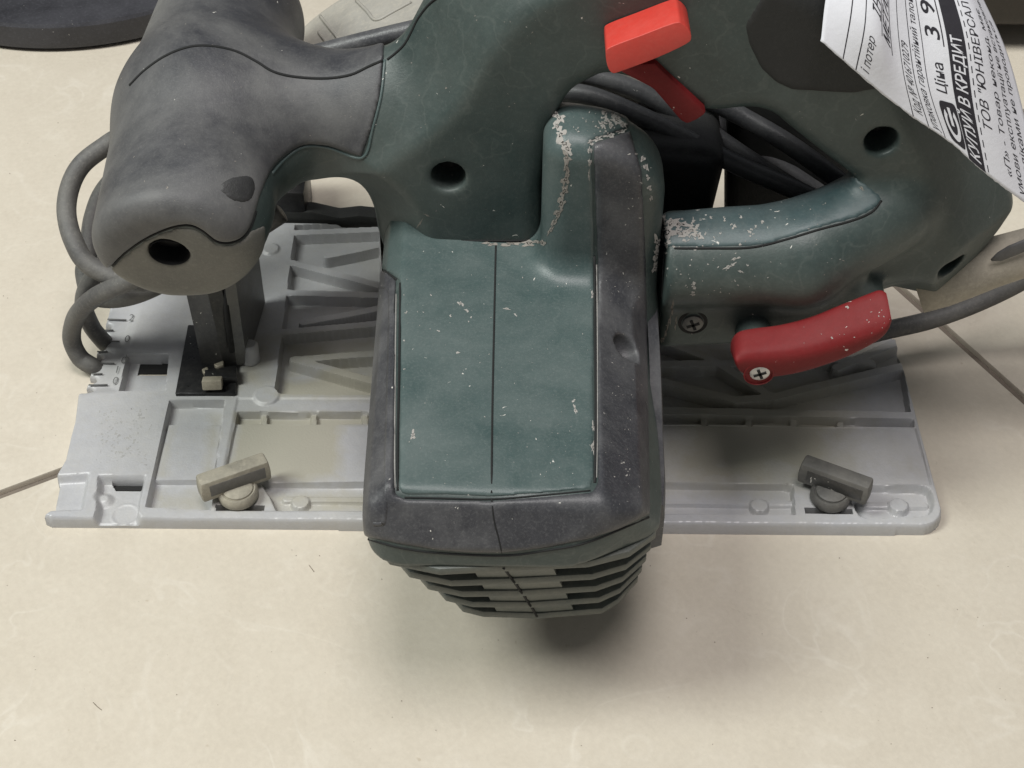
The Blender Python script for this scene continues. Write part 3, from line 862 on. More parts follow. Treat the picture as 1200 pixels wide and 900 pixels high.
# solid middle strip and dark core
def loft(rings):
    bm = bmesh.new(); R = [[bm.verts.new(Vector(p)) for p in r] for r in rings]
    n = len(R[0])
    for a, b in zip(R[:-1], R[1:]):
        for i in range(n): bm.faces.new((a[i], a[(i + 1) % n], b[(i + 1) % n], b[i]))
    bm.faces.new(R[0]); bm.faces.new(R[-1][::-1])
    return bm
bm_obj('vent_core', loft([cap_poly(0, 5), cap_poly(0.5, 5), cap_poly(1, 5)]), 'vent_inside', motor, False)
def strip_ring(t):
    z_ = zt + (zb - zt) * t
    pa = np.array(PZ(552, 664, zt)) * (1 - t) + np.array(PZ(582, 718, zb)) * t
    pc = np.array(PZ(590, 663, zt)) * (1 - t) + np.array(PZ(632, 719, zb)) * t
    pb = np.array(PZ(645, 661, zt)) * (1 - t) + np.array(PZ(672, 716, zb)) * t
    return [(pa[0], 300, z_), (pa[0], pa[1] + 0.5, z_), (pc[0], pc[1] + 0.5, z_), (pb[0], pb[1] + 0.5, z_), (pb[0], 300, z_)]
bm_obj('vent_middle_strip', loft([strip_ring(t) for t in (0, 0.33, 0.66, 1)]), 'slat', motor)

# side flange ridge of the motor on the handle side
rp = [PZ(766, 345, 72), PZ(771, 430, 70), PZ(774, 520, 66), PZ(776, 570, 64), PZ(775, 606, 64)]
path = spline(rp, 8, closed=False)
bmx = bmesh.new()
rings = []
for p in path:
    rings.append([bmx.verts.new(Vector((p[0] + a, p[1], p[2] + b))) for a, b in ((-3.0, 6), (0.2, 5), (0.9, 0), (0.9, -12), (-3.0, -14))])
for a, b in zip(rings[:-1], rings[1:]):
    for i in range(5): bmx.faces.new((a[i], a[(i + 1) % 5], b[(i + 1) % 5], b[i]))
bmx.faces.new(rings[0]); bmx.faces.new(rings[-1][::-1])
bm_obj('side_flange', bmx, 'rubber_cheek', motor)

# ------------------------------------------------------------------ red controls
def px_prism(name, px, p0, n, depth, bevel, m, parent, seg=3):
    n = np.asarray(n, float); n /= np.linalg.norm(n)
    pts = [PN(a, b, p0, n) for a, b in px]
    return bm_obj(name, prism(pts, tuple(-n * depth), bevel, seg), m, parent, True, 35)
p0 = PY(760, 60, 347)
lock = px_prism('lock_button', spline([(710, 62), (712, 78), (718, 86), (730, 83), (770, 68), (804, 52), (810, 45), (808, 36), (800, 28), (790, 27), (750, 42), (716, 55)], 3), p0, (0, -1, 0.06), 12.5, 2.4, 'red', saw, 4)
p0 = PY(770, 110, 357.5)
trig = px_prism('trigger', [(724, 84), (740, 76), (768, 74), (784, 90), (808, 112), (829, 133), (818, 141), (805, 147), (797, 142), (780, 122), (765, 105), (740, 92)], p0, (0, -1, 0.02), 15, 1.1, 'shaded_red', saw, 2)

# depth lever: sloping thumb face on top of an upright strip with the pivot screw
st = [((857, 410), (860, 422), (863, 433)), ((859, 397), (865, 420), (871, 442)), ((867, 388), (876, 417), (885, 448)), ((885, 384), (895, 417), (905, 448)), ((915, 380), (925, 415), (935, 443)), ((950, 371), (958, 409), (965, 434)), ((985, 357), (992, 399), (996, 422)), ((1020, 343), (1025, 388), (1028, 404)), ((1038, 336), (1046, 379), (1047, 385))]
keyr = []
for bt, ft, fb in st:
    A = PY(*ft, 331); B = PY(*fb, 332); Cc = PY(*bt, 341)
    keyr.append([Cc, A, B, B + np.array([0, 12, 0]), Cc + np.array([0, 2.5, -3])])
keyr = np.array(keyr)                                   # stations x 5 x 3
dense = np.stack([spline(keyr[:, k], 5, closed=False) for k in range(5)], 1)
rings = []
nst = len(dense)
for q in range(nst):
    r = dense[q]
    for _ in range(3):                                   # round the section corners
        n_ = np.roll(r, -1, 0)
        r = np.stack([r * 0.80 + n_ * 0.20, r * 0.20 + n_ * 0.80], 1).reshape(-1, 3)
    ctr = r.mean(0)
    e0 = min(q, nst - 1 - q)
    sc_ = (0.72, 0.90, 0.97)[e0] if e0 < 3 else 1.0
    rings.append(ctr + (r - ctr) * sc_)
bm = loft(rings)
bmesh.ops.recalc_face_normals(bm, faces=bm.faces)
lever = bm_obj('depth_lever', bm, 'shaded_red', saw, True, 50)
c = PY(889, 438, 331.7)
bm_obj('screw_recess', lathe_bm([(0, -0.1), (4.3, -0.1), (4.5, 0.25), (4.1, 0.35)], c, (0, -1, 0), 28), 'shaded_red', lever)
o = screw(lever, c + np.array([0.3, 0.2, 0.4]), (0, -1, 0), 3.1, 'screw')
bm_obj('lever_pivot', lathe_bm([(0, 0), (5.5, 0), (5.5, 40), (0, 40)], (c[0], c[1] + 3, c[2]), (0, 1, 0.12), 24), 'green', lever)
c = PY(812, 379, 348.6)
screw(handle, c, (0, -1, 0), 3.2, 'steel_grey')
bm_obj('screw_pocket', lathe_bm([(3.4, 0.0), (4.4, 0.2), (4.6, -0.6)], c + np.array([0, 0.4, 0]), (0, -1, 0), 28), 'black', handle)

# ------------------------------------------------------------------ bevel bracket at the front of the plate
foot = bm_obj('bevel_bracket', prism([PZ(220, 380, 6.4), PZ(283, 384, 6.4), PZ(276, 461, 6.4), PZ(205, 461, 6.4)], (0, 0, -2.2), 0.5, 2), 'steel_dark', saw)
# folded upright: face towards the motor side, then the web running back
def upright(name, pts, z0, z1, m, shift_top=(0, 0), parent=None):
    n = len(pts); rings = []
    for k in range(6):
        t = k / 5
        rings.append([(p[0] + shift_top[0] * t * t, p[1] + shift_top[1] * t * t, z0 + (z1 - z0) * t) for p in pts])
    bm = loft(rings)
    bmesh.ops.recalc_face_normals(bm, faces=bm.faces)
    return bm_obj(name, bm, m, parent, True, 30)
a = PZ(236, 426, 6); b = PZ(284, 430, 6)
upright('upright_flange', [(a[0], a[1], 0), (a[0] + 8, a[1] - 2.2, 0), (b[0] - 2, b[1] + 1, 0), (b[0] - 2, b[1] + 4, 0), (a[0] + 8, a[1] + 1.6, 0), (a[0], a[1] + 4, 0)], 6, 80, 'steel_mid', (-7, 9), foot)
upright('upright_web', [(b[0] - 2, b[1] + 0.6, 0), (b[0] + 1.5, b[1] + 2, 0), (b[0] + 4, b[1] + 34, 0), (b[0], b[1] + 34, 0)], 6, 84, 'steel_grey', (-1, 10), foot)
# slot with worn edges on the flange
for k, (u0, u1) in enumerate((((262, 322), (272, 412)), ((248, 330), (258, 405)))):
    A = PY(*u0, a[1] + 4.5 if k == 0 else a[1] + 3.5); B = PY(*u1, a[1] - 2.2 if k == 0 else a[1] - 1)
    v, f = tube_mesh([A, (A + B) / 2 + np.array([0, -1.6, 0]), B], 1.1 if k == 0 else 0.5, 6)
    link('bracket_slot' if k == 0 else 'bracket_rib', mesh_from(v, f), 'black' if k == 0 else 'steel_grey', foot)
bm_obj('bracket_nut', box_bm(PZ(249, 449, 9.0), (3.4, 1.9, 1.9), Matrix.Rotation(0.05, 3, 'Z') @ Matrix.Rotation(-0.3, 3, 'X'), 0.5), 'brass', foot)
bm_obj('bracket_clip', prism([PZ(236, 432, 9), PZ(243, 429, 9), PZ(246, 437, 9), PZ(240, 439, 9)], (0, 0, -2.0), 0.3, 1), 'brass', foot)
bm_obj('bracket_clip', prism([PZ(250, 426, 10), PZ(262, 422, 10), PZ(262, 428, 10), PZ(254, 430, 10)], (0, 0, -2.0), 0.3, 1), 'brass', foot)
bm_obj('bracket_block', box_bm(PZ(259, 441, 7.5), (5.6, 3.0, 1.6), Matrix.Rotation(0.2, 3, 'Z'), 0.6), 'steel_dark', foot)
# bevel lock stub under the grip, cast lug beside the bracket
p = PZ(272, 312, 70)
v, f = tube_mesh([PZ(278, 305, 72) + np.array([0, 14, 0]), PZ(276, 308, 71) + np.array([0, 6, 0]), p, p + np.array([0, -1.2, -.4])], [4.6, 4.8, 4.2, 2.0], 16)
link('bevel_lock_knob', mesh_from(v, f), 'cap', saw)
c = PZ(294, 422, 5)
bm_obj('cast_lug', lathe_bm([(0, 7.5), (2.4, 7.4), (3.1, 6.6), (3.4, 0)], c, (0, 0.1, 1), 24), 'alu', plate)
for a, b, r in ((((322, 232), (330, 300), 2.0)),):
    pass
c = PZ(318, 244, 20)
bm_obj('pivot_block', join_bm(box_bm((c[0] - 3, c[1] + 26, 14), (13, 8, 14), None, 1.5), box_bm((c[0] + 4, c[1] + 22, 9), (7, 10, 9), None, 1.5)), 'steel_dark', saw)

# ------------------------------------------------------------------ blade guard and gear case at the far side
GC = (-6.0, 38.0); GR = 92.0
prof = [(GC[0] + GR * math.cos(a), GC[1] + GR * 0.93 * math.sin(a)) for a in np.linspace(-0.12, math.pi + 0.15, 56)]
ax, (x, y, z) = axes((-106, 400, 2), (96, 482, 132), 1.5)
d2 = sd_poly(x, z, prof)
gv = extr(d2, y - 450, 27, 7)
gear = rbox(x, y, z, (0, 414, 60), (46, 26, 42), 12)
gv = smin(gv, gear, 8)
gv = smax(gv, -rbox(x, y, z, (98, 440, 20), (38, 80, 62), 4), 3)
gv = smax(gv, -rbox(x, y, z, (-96, 440, 20), (52, 80, 62), 10), 4)
guard = sdf_obj('blade_guard', gv, ax, 'guard', saw)
bv_g = bvh_of([guard])
for pl in ([(345, 2), (352, 14), (356, 30)], [(362, 1), (378, 22), (398, 47)], [(374, 38), (380, 46), (388, 56)], [(418, 1), (430, 13), (441, 24), (460, 15), (482, 3)]):
    bead('guard_rib', bv_g, pl, 0.6, 'guard', guard, 0.15)
# dark lower guard and dust that shows through the gaps
lo = prism([(-118, 480, 0.5), (-20, 480, 0.5), (-20, 480, 20), (-40, 480, 8), (-52, 480, 6.5), (-60, 480, 7.4), (-68, 480, 6.2), (-78, 480, 9), (-112, 480, 9)], (0, 7, 0), 1.2, 2)
bm_obj('lower_guard', lo, 'rubber_black', guard)
bm_obj('gear_cover', box_bm((48, 415, 66), (15, 20, 36), Matrix.Rotation(0.10, 3, 'Y'), 6, 4), 'pad', guard)
bm_obj('dark_backing', box_bm((99, 428, 62), (27, 8, 46), Matrix.Rotation(-0.10, 3, 'Y'), 4, 3), 'rubber_black', guard)  # added black block that darkens the view through the handle loop

# ------------------------------------------------------------------ strain relief and the wound power cord
A = PY(1088, 330, 380); B = PY(1215, 292, 380)
dirv = (B - A) / np.linalg.norm(B - A)
L_ = np.linalg.norm(B - A)
relief_path = [A + dirv * t for t in (-4, 4, 12, 20, L_, L_ + 24)]
v, f = tube_mesh(relief_path, [9.2, 9.4, 8.8, 8.0, 7.4, 6.0], 28)
relief = link('strain_relief', mesh_from(v, f), 'relief', saw)
for k, (u0, u1, w) in enumerate((((1165, 303), (1203, 283), 2.4), ((1176, 316), (1206, 311), 1.3))):
    A2 = PY(*u0, 373.2); B2 = PY(*u1, 373.6)
    v, f = tube_mesh([A2 - dirv, A2 + (B2 - A2) * .15, A2 + (B2 - A2) * .5, B2 + dirv * 4], [0.5, w * .8, w, w], 10)
    for i in range(len(v)): v[i] = np.array([v[i][0], 372.9 + (v[i][1] - 373.4) * 0.25, v[i][2]])
    link('relief_slot', mesh_from(v, f), 'rubber', relief)

def cord(name, pts, rad, m, n=10):
    path = spline(pts, n, closed=False)
    v, f = tube_mesh(path, rad, 14)
    return link(name, mesh_from(v, f), m, saw)
R_C = 3.75
# turns of cable past the front grip
cord('power_cord', [PZ(330, 40, 88) + np.array([0, 30, 0]), PZ(190, 128, 84), PZ(128, 168, 76), PZ(92, 198, 70), PZ(78, 240, 62), PZ(86, 282, 56), PZ(110, 314, 50), PZ(170, 330, 46), PZ(250, 300, 46), PZ(330, 250, 60)], 3.3, 'cord')
cord('power_cord', [PZ(300, 90, 70), PZ(170, 180, 62), PZ(126, 218, 56), PZ(109, 255, 50), PZ(104, 295, 42), PZ(99, 322, 36), PZ(112, 348, 32), PZ(160, 345, 34), PZ(230, 310, 40), PZ(290, 270, 50)], 3.2, 'cord')
cord('power_cord', [PZ(300, 250, 66), PZ(220, 296, 62), PZ(150, 330, 52), PZ(112, 348, 42), PZ(90, 370, 28), PZ(84, 396, 15), PZ(93, 418, 7), PZ(108, 429, 3.6), PZ(122, 436, -1.5), PZ(140, 440, -4)], 3.2, 'cord')
cord('power_cord', [PZ(290, 230, 60), PZ(190, 270, 56), PZ(132, 300, 48), PZ(106, 330, 38), PZ(98, 356, 28), PZ(106, 380, 15), PZ(116, 394, 7), PZ(126, 404, 1), PZ(142, 412, -4)], 3.1, 'cord')
# behind the neck and through the loop of the handle
cord('power_cord', [PY(270, 90, 418), PY(375, 62, 416), PY(480, 36, 416), PY(600, 10, 418), PY(700, 20, 420)], 3.05, 'cord_clean')
def thru(pts): return [PY(a, b, Y) for a, b, Y in pts]
cord('power_cord', thru([(560, 110, 420), (640, 108, 416), (690, 112, 412), (750, 136, 408), (810, 166, 404), (870, 196, 400), (940, 226, 394), (1010, 262, 392)]), 3.05, 'cord_clean')
cord('power_cord', thru([(600, 72, 424), (680, 86, 420), (750, 108, 418), (820, 148, 414), (870, 182, 408), (920, 214, 404), (980, 250, 400)]), 3.05, 'cord_clean')
cord('power_cord', thru([(760, 70, 424), (820, 110, 420), (872, 138, 416), (920, 166, 408), (968, 200, 402), (1020, 240, 398)]), 3.05, 'cord_clean')
cord('power_cord', thru([(700, 70, 430), (780, 112, 428), (850, 152, 426), (900, 186, 422), (960, 226, 416), (1010, 260, 412)]), 3.05, 'cord_clean')
# tail leaving to the right, looping back towards the strain relief
end = relief_path[-1]
cord('power_cord', [PZ(985, 402, 17), PZ(1035, 388, 18), PZ(1090, 375, 20), PZ(1145, 355, 26), PZ(1200, 328, 36), PZ(1255, 292, 52), (end + PZ(1290, 262, 70)) / 2 + np.array([14, -8, 0]), end + dirv * 10, end - dirv * 4], 3.3, 'cord')

# ------------------------------------------------------------------ seams, joints and packed dust on the housing
bv_m = bvh_of([o for o in motor.children if o.name.startswith(('top_panel', 'rubber_bumper'))] + [motor])
bead('panel_seam', bv_m, [(581, 288), (579, 380), (577, 480), (576, 578)], 0.32, 'seam', motor, -0.05)
bead('panel_seam', bv_m, [(576, 584), (579, 610), (584, 630), (588, 648)], 0.24, 'seam', motor, -0.05)
bead('panel_seam', bv_m, [(474, 583), (520, 584), (577, 585), (640, 580), (692, 575)], 0.26, 'seam', motor, 0.0)
bead('panel_seam', bv_m, [(696.5, 300), (697.5, 400), (698, 500), (697, 566)], 0.42, 'seam', motor, 0.0)
bead('dust_line', bv_m, [(699, 310), (700, 400), (700, 500), (699, 560)], 0.22, 'edge_dust', motor, 0.05)
bead('panel_seam', bv_m, [(469, 332), (468, 420), (466, 520), (466, 575)], 0.36, 'seam', motor, 0.0)
bead('dust_line', bv_m, [(464.5, 345), (463.5, 420), (462.5, 520), (463, 572)], 0.22, 'edge_dust', motor, 0.1)
bead('bumper_rib', bv_m, [(443, 336), (453, 337), (457, 350), (455, 450), (452, 560), (450, 608), (445, 614), (437, 614)], 1.0, 'rubber_cheek', motor, -0.72)
bead('bumper_seam', bv_m, [(432, 632), (470, 642), (515, 648), (590, 651), (640, 645), (690, 635), (760, 606)], 0.36, 'seam', motor, 0.0)
bead('bumper_seam', bv_m, [(437, 314), (452, 319), (465, 328)], 0.4, 'seam', motor, 0.0)
bv_h = bvh_of([handle, grip, rubber, motor] + [o for o in handle.children if o.name.startswith(('arm_cap', 'soft'))])
bead('housing_seam', bv_h, [(778, 291), (830, 291), (880, 290), (920, 281), (960, 269), (1000, 258), (1022, 248), (1033, 235)], 0.36, 'seam', handle, 0.05)
bead('housing_seam', bv_h, [(778, 291), (777, 320), (776, 350)], 0.25, 'seam', handle, 0.05)
bead('housing_seam', bv_h, [(454, 70), (464, 62), (474, 52), (482, 38), (490, 22), (502, 6), (514, -4)], 0.36, 'seam', handle, 0.05)
bead('grip_seam', bv_h, [(152, 100), (170, 82), (195, 65), (222, 55), (248, 54), (276, 60), (300, 72), (320, 84), (345, 90), (380, 92), (410, 88), (432, 78), (448, 71)], 0.42, 'seam', grip, 0.0)
bead('rubber_lip', bv_h, [(451, 70), (447, 110), (437, 150), (425, 185), (385, 173), (356, 172), (334, 186), (319, 203)], 0.5, 'green_panel', grip, 0.0)
bead('cap_seam', bv_h, [(128, 316), (146, 297), (172, 279), (200, 267), (222, 264), (238, 271), (252, 282), (266, 285), (282, 280), (293, 267), (300, 247)], 0.42, 'seam', grip, 0.0)
bead('collar_seam', bv_h, [(520, 283), (560, 282), (600, 282), (638, 281)], 0.4, 'seam', motor, 0.0)

bead('panel_seam', bvh_of([o for o in motor.children if o.name.startswith(('vent_middle', 'vent_slat'))]), [(590, 665), (604, 684), (618, 704), (631, 725)], 0.4, 'seam', motor, 0.0)
# plaster splashes, paint chips and grit stuck to the surfaces: thin ragged flakes draped on the housing
def flakes(name, bvh, blobs, m, parent, lift=0.10):
    V = []; F = []
    for px, py, rx, ry, rot in blobs:
        n = 9 if max(rx, ry) < 4 else 20
        ph = rng.uniform(0, 6.28, 4)
        ca, sa = math.cos(math.radians(rot)), math.sin(math.radians(rot))
        rings = 1 if n == 9 else 3
        pts = [(px, py)]
        for k in range(1, rings + 1):
            for i in range(n):
                a = 2 * math.pi * i / n
                r = (0.72 + 0.22 * math.sin(2 * a + ph[0]) + 0.2 * math.sin(3 * a + ph[1]) + 0.2 * math.sin(5 * a + ph[2]) + 0.16 * math.sin(7 * a + ph[3])) * k / rings
                u, v = rx * r * math.cos(a), ry * r * math.sin(a)
                pts.append((px + u * ca - v * sa, py + u * sa + v * ca))
        hits = [cast(bvh, *p) for p in pts]
        if hits[0][0] is None: continue
        c0 = hits[0][0]; ok = [h[0] is not None and np.linalg.norm(h[0] - c0) < 3 + max(rx, ry) * 0.6 for h in hits]
        base = len(V)
        for h, g in zip(hits, ok): V.append(h[0] + h[1] * lift if h[0] is not None else c0)
        for i in range(n):
            j = (i + 1) % n
            if ok[1 + i] and ok[1 + j]: F.append((base, base + 1 + i, base + 1 + j))
            for k in range(rings - 1):
                q = [1 + k * n + i, 1 + k * n + j, 1 + (k + 1) * n + j, 1 + (k + 1) * n + i]
                if all(ok[w] for w in q): F.append(tuple(base + w for w in q))
    o = link(name, mesh_from(V, F, name), m, parent)
    o['kind'] = 'stuff'
    return o
MT['plaster'] = mat('dried_plaster', (0.40, 0.385, 0.36), 0.85, (0.30, 0.28, 0.25), 0.6, 300, bump=0.3, bump_scale=2500)
MT['old_plaster'] = mat('grey_brown_residue', (0.22, 0.20, 0.175), 0.85, (0.34, 0.32, 0.29), 0.5, 250, bump=0.3, bump_scale=2500)
def cloud(x0, x1, y0, y1, n, r0, r1):
    return [(rng.uniform(x0, x1), rng.uniform(y0, y1), *(rng.uniform(r0, r1) ** 1.0 * rng.uniform(0.5, 1.4, 2)), rng.uniform(0, 180)) for _ in range(n)]
bv_a = bvh_of([handle, motor, grip, rubber, lever, lock] + [o for o in list(handle.children) + list(motor.children) if o.type == 'MESH' and o.name.startswith(('arm_cap', 'top_panel', 'rubber_bumper', 'side_flange'))])
col_b = [(655, 138, 9, 7, 60), (653, 148, 7, 7, 0), (657, 158, 7, 9, 20), (661, 168, 9, 8, 10), (665, 174, 8, 7, 0)] + cloud(700, 732, 132, 150, 34, 0.8, 3.2) + cloud(668, 732, 128, 158, 26, 0.5, 1.4) + [(722, 140, 9, 5, 35), (729, 146, 7, 4, 35)] + \
    [(700, 163, 9, 3, -18), (714, 159, 10, 3, -18), (728, 154, 9, 2.5, -18), (692, 167, 4, 4, 0), (691, 176, 3, 5, 0), (691, 190, 2.2, 6, 0), (690, 205, 1.6, 6, 0)] + \
    [(753, 186, 3, 5, -20), (757, 196, 3, 6, -15), (759, 208, 2.5, 4, 0), (761, 220, 2.5, 5, 0), (763, 232, 2, 4, 0)] + cloud(735, 752, 180, 260, 14, 0.5, 1.6)
flakes('plaster_flakes', bv_a, col_b, 'plaster', motor)
flakes('plaster_residue', bv_a, [(664, 184, 6, 8, 0), (664, 196, 5, 10, 0), (663, 210, 5, 10, 5), (661, 224, 5, 10, 10), (658, 238, 5, 10, 18), (654, 250, 4, 9, 22), (649, 261, 3, 8, 25), (645, 270, 2.4, 7, 28)] + [(575, 286, 12, 2.4, 0), (598, 286, 14, 3.4, 0), (620, 285, 14, 4, -2), (634, 284, 9, 3.5, 0)], 'old_plaster', motor)
arm_b = [(777, 258, 7, 8, 0), (786, 262, 10, 7, 0), (797, 263, 13, 6, 5), (783, 272, 9, 8, 0), (797, 274, 11, 6, 0), (810, 270, 9, 5, 0), (818, 276, 8, 5, 20), (770, 284, 5, 10, 0), (769, 298, 5, 9, 0), (768, 313, 4, 10, 0), (773, 290, 4, 7, 0), (781, 286, 6, 5, 0), (776, 273, 5, 9, 0)] + \
    cloud(782, 830, 255, 292, 45, 0.6, 3.0) + cloud(825, 900, 252, 292, 30, 0.5, 2.4) + cloud(780, 880, 296, 345, 40, 0.4, 1.5) + cloud(880, 990, 235, 330, 14, 0.3, 1.1) + [(855, 312, 9, 2.5, -30), (862, 303, 6, 2, -20), (868, 318, 4, 1.5, 30), (813, 335, 3, 5, 0), (812, 344, 4, 3, 0)]
flakes('plaster_flakes', bv_a, arm_b, 'plaster', handle)
flakes('plaster_residue', bv_a, [(788, 360, 2, 10, 8), (785, 375, 1.6, 9, 10), (781, 388, 1.8, 9, 16), (776, 398, 4, 3, 0), (792, 378, 1.5, 9, 4)], 'old_plaster', handle)
pan_b = [(540, 356, 5, 2.6, 35), (547, 364, 3, 2.4, 0), (594, 362, 5, 1.4, 20), (604, 369, 3, 1.4, 30), (552, 372, 1.5, 1.5, 0), (674, 480, 2.5, 6, -10), (672, 470, 3, 2, 0), (695, 525, 3, 9, 0), (695, 500, 2, 7, 0), (694, 345, 2, 5, 0), (484, 510, 4, 6, 0)] + cloud(475, 692, 310, 575, 90, 0.25, 0.85) + cloud(705, 755, 330, 600, 55, 0.25, 0.9) + cloud(725, 740, 530, 560, 10, 0.6, 1.8) + cloud(470, 570, 340, 470, 16, 0.5, 1.9)
flakes('plaster_flakes', bv_a, pan_b, 'plaster', motor, 0.06)
flakes('plaster_flakes', bv_a, cloud(940, 1040, 350, 410, 20, 0.3, 1.1) + [(993, 360, 2.6, 2.4, 0), (975, 396, 1.8, 1.5, 0)], 'plaster', lever, 0.06)
flakes('plaster_flakes', bv_a, cloud(480, 700, 10, 250, 40, 0.3, 1.2) + cloud(860, 1160, 120, 330, 40, 0.3, 1.1) + [(492, 262, 1.2, 7, 30), (500, 252, 4, 1.0, 20), (1010, 221, 5, 1.6, 40)], 'old_plaster', handle, 0.05)
flakes('casting_pits', bvh_of([plate]), cloud(112, 178, 478, 545, 90, 0.4, 1.8) + cloud(130, 165, 480, 535, 40, 0.6, 2.4), 'pit', plate, 0.03)
flakes('plaster_flakes', bv_a, cloud(140, 440, 20, 300, 60, 0.3, 1.0) + [(196, 220, 1.6, 2.2, 0)], 'old_plaster', grip, 0.05)

# ================================================================== PRICE TAG
# sheet of paper bent over the rear of the handle: s runs across the printed lines, t along them
GRID = {  # rows: t (from the near edge upwards), columns: s ; (px, py, Y)
    0: [(962, 48, 351), (1012, 92, 349), (1062, 132, 348), (1112, 166, 346), (1146, 196, 344), (1182, 224, 343), (1226, 256, 344)],
    1: [(968, -4, 356), (1022, 40, 350), (1052, 78, 350), (1092, 106, 349), (1130, 116, 348), (1166, 132, 348), (1203, 148, 352)],
    2: [(980, -60, 362), (1024, -20, 356), (1046, 20, 354), (1082, 40, 354), (1120, 40, 353), (1152, 44, 354), (1180, 62, 360)],
    3: [(1000, -120, 370), (1030, -80, 364), (1046, -40, 360), (1072, -24, 360), (1102, -28, 360), (1128, -26, 362), (1146, -14, 370)],
    4: [(1020, -180, 380), (1040, -140, 374), (1050, -100, 370), (1066, -84, 370), (1088, -88, 370), (1106, -86, 374), (1116, -78, 384)],
}
rowsP = [np.array([PY(a, b, Y) for a, b, Y in GRID[k]]) for k in range(5)]
NSU, NTU = 60, 48
cols = [spline(r, 10, closed=False) for r in rowsP]      # 5 x 61 points
cols = np.array(cols)
sheet = np.array([spline(cols[:, i], 12, closed=False) for i in range(cols.shape[1])])   # 61 x 49
def on_sheet(s, t):
    s = np.clip(np.asarray(s, float), 0, 1) * (sheet.shape[0] - 1.001); t = np.clip(np.asarray(t, float), 0, 1) * (sheet.shape[1] - 1.001)
    i = s.astype(int); j = t.astype(int); a = (s - i)[..., None]; b = (t - j)[..., None]
    p = sheet[i, j] * (1 - a) * (1 - b) + sheet[i + 1, j] * a * (1 - b) + sheet[i, j + 1] * (1 - a) * b + sheet[i + 1, j + 1] * a * b
    ds = sheet[i + 1, j] - sheet[i, j]; dt = sheet[i, j + 1] - sheet[i, j]
    n = np.cross(ds, dt); n /= np.linalg.norm(n, axis=-1, keepdims=True) + 1e-9
    sgn = np.where((n * (p - np.array([0, 0, CAMZ]))).sum(-1, keepdims=True) > 0, -1, 1)
    return p, n * sgn
ss, tt = np.meshgrid(np.linspace(0, 1, 73), np.linspace(0, 1, 61), indexing='ij')
pp, nn = on_sheet(ss.ravel(), tt.ravel())
# torn, slightly ragged near edge
edge = (tt.ravel() < 0.001)
pp[edge] += rng.normal(0, 0.07, (edge.sum(), 3)) * np.array([1, 0.2, 1])
w_, h_ = ss.shape
fr = [(i * h_ + j, (i + 1) * h_ + j, (i + 1) * h_ + j + 1, i * h_ + j + 1) for i in range(w_ - 1) for j in range(h_ - 1)]
me = mesh_from(pp, fr, 'price_tag')
paper = link('price_tag', me, 'paper', None)
md = paper.modifiers.new('thickness', 'SOLIDIFY'); md.thickness = 0.00014; md.offset = 0
tag(paper, 'white printed paper price tag curling over the rear of the dark green handle', 'price tag')
SW = np.linalg.norm(np.diff(sheet[:, 12], axis=0), axis=1).sum(); TH = np.linalg.norm(np.diff(sheet[30], axis=0), axis=1).sum()
def lay(verts2, faces, name, m, lift=0.12):
    """flat print: 2D millimetre coordinates (along the line, across the lines) laid on the sheet"""
    v = np.asarray(verts2, float)
    p, n = on_sheet(v[:, 1] / SW, v[:, 0] / TH)
    return link(name, mesh_from(p + n * lift, faces, name), m, paper, False)
def text_print(txt, t0, t1, s0, s1, m='ink', bold=0.0, shear=0.0, lift=0.12):
    """one printed line between t0 and t1, its letters between s0 (top) and s1 (baseline)"""
    size = 10.0
    cu = bpy.data.curves.new('t', 'FONT'); cu.body = txt; cu.size = size; cu.shear = shear
    cu.resolution_u = 3
    cu.offset = bold
    ob = bpy.data.objects.new('t', cu); COL.objects.link(ob)
    bpy.context.view_layer.update()
    dg = bpy.context.evaluated_depsgraph_get()
    me = bpy.data.meshes.new_from_object(ob.evaluated_get(dg))
    bpy.data.objects.remove(ob); bpy.data.curves.remove(cu)
    bm = bmesh.new(); bm.from_mesh(me); bpy.data.meshes.remove(me)
    bmesh.ops.triangulate(bm, faces=bm.faces)
    for _ in range(2):
        long = [e for e in bm.edges if e.calc_length() > 3.5]
        if long: bmesh.ops.subdivide_edges(bm, edges=long, cuts=1)
    bmesh.ops.triangulate(bm, faces=bm.faces)
    bm.verts.ensure_lookup_table()
    xm = max(w.co.x for w in bm.verts); cap_h = 7.2
    vs = [((t0 + (t1 - t0) * w.co.x / xm) * TH, (s1 - (s1 - s0) * w.co.y / cap_h) * SW) for w in bm.verts]
    fs = [[w.index for w in f.verts] for f in bm.faces if t0 + (t1 - t0) * f.calc_center_median().x / xm < 0.99]
    bm.free()
    return lay(vs, fs, 'printed_text', m, lift) if fs else None
def rule(u0, u1, v, wd, m='ink', name='printed_rule', lift=0.10):
    k = max(int((u1 - u0) / 1.5), 2); us = np.linspace(u0, u1, k)
    nv = max(int(wd / 1.2), 1) + 1
    vv = np.linspace(v - wd / 2, v + wd / 2, nv)
    vs = [(a, b) for a in us for b in vv]
    fs = [(i * nv + j, (i + 1) * nv + j, (i + 1) * nv + j + 1, i * nv + j + 1) for i in range(k - 1) for j in range(nv - 1)]
    return lay(vs, fs, name, m, lift)

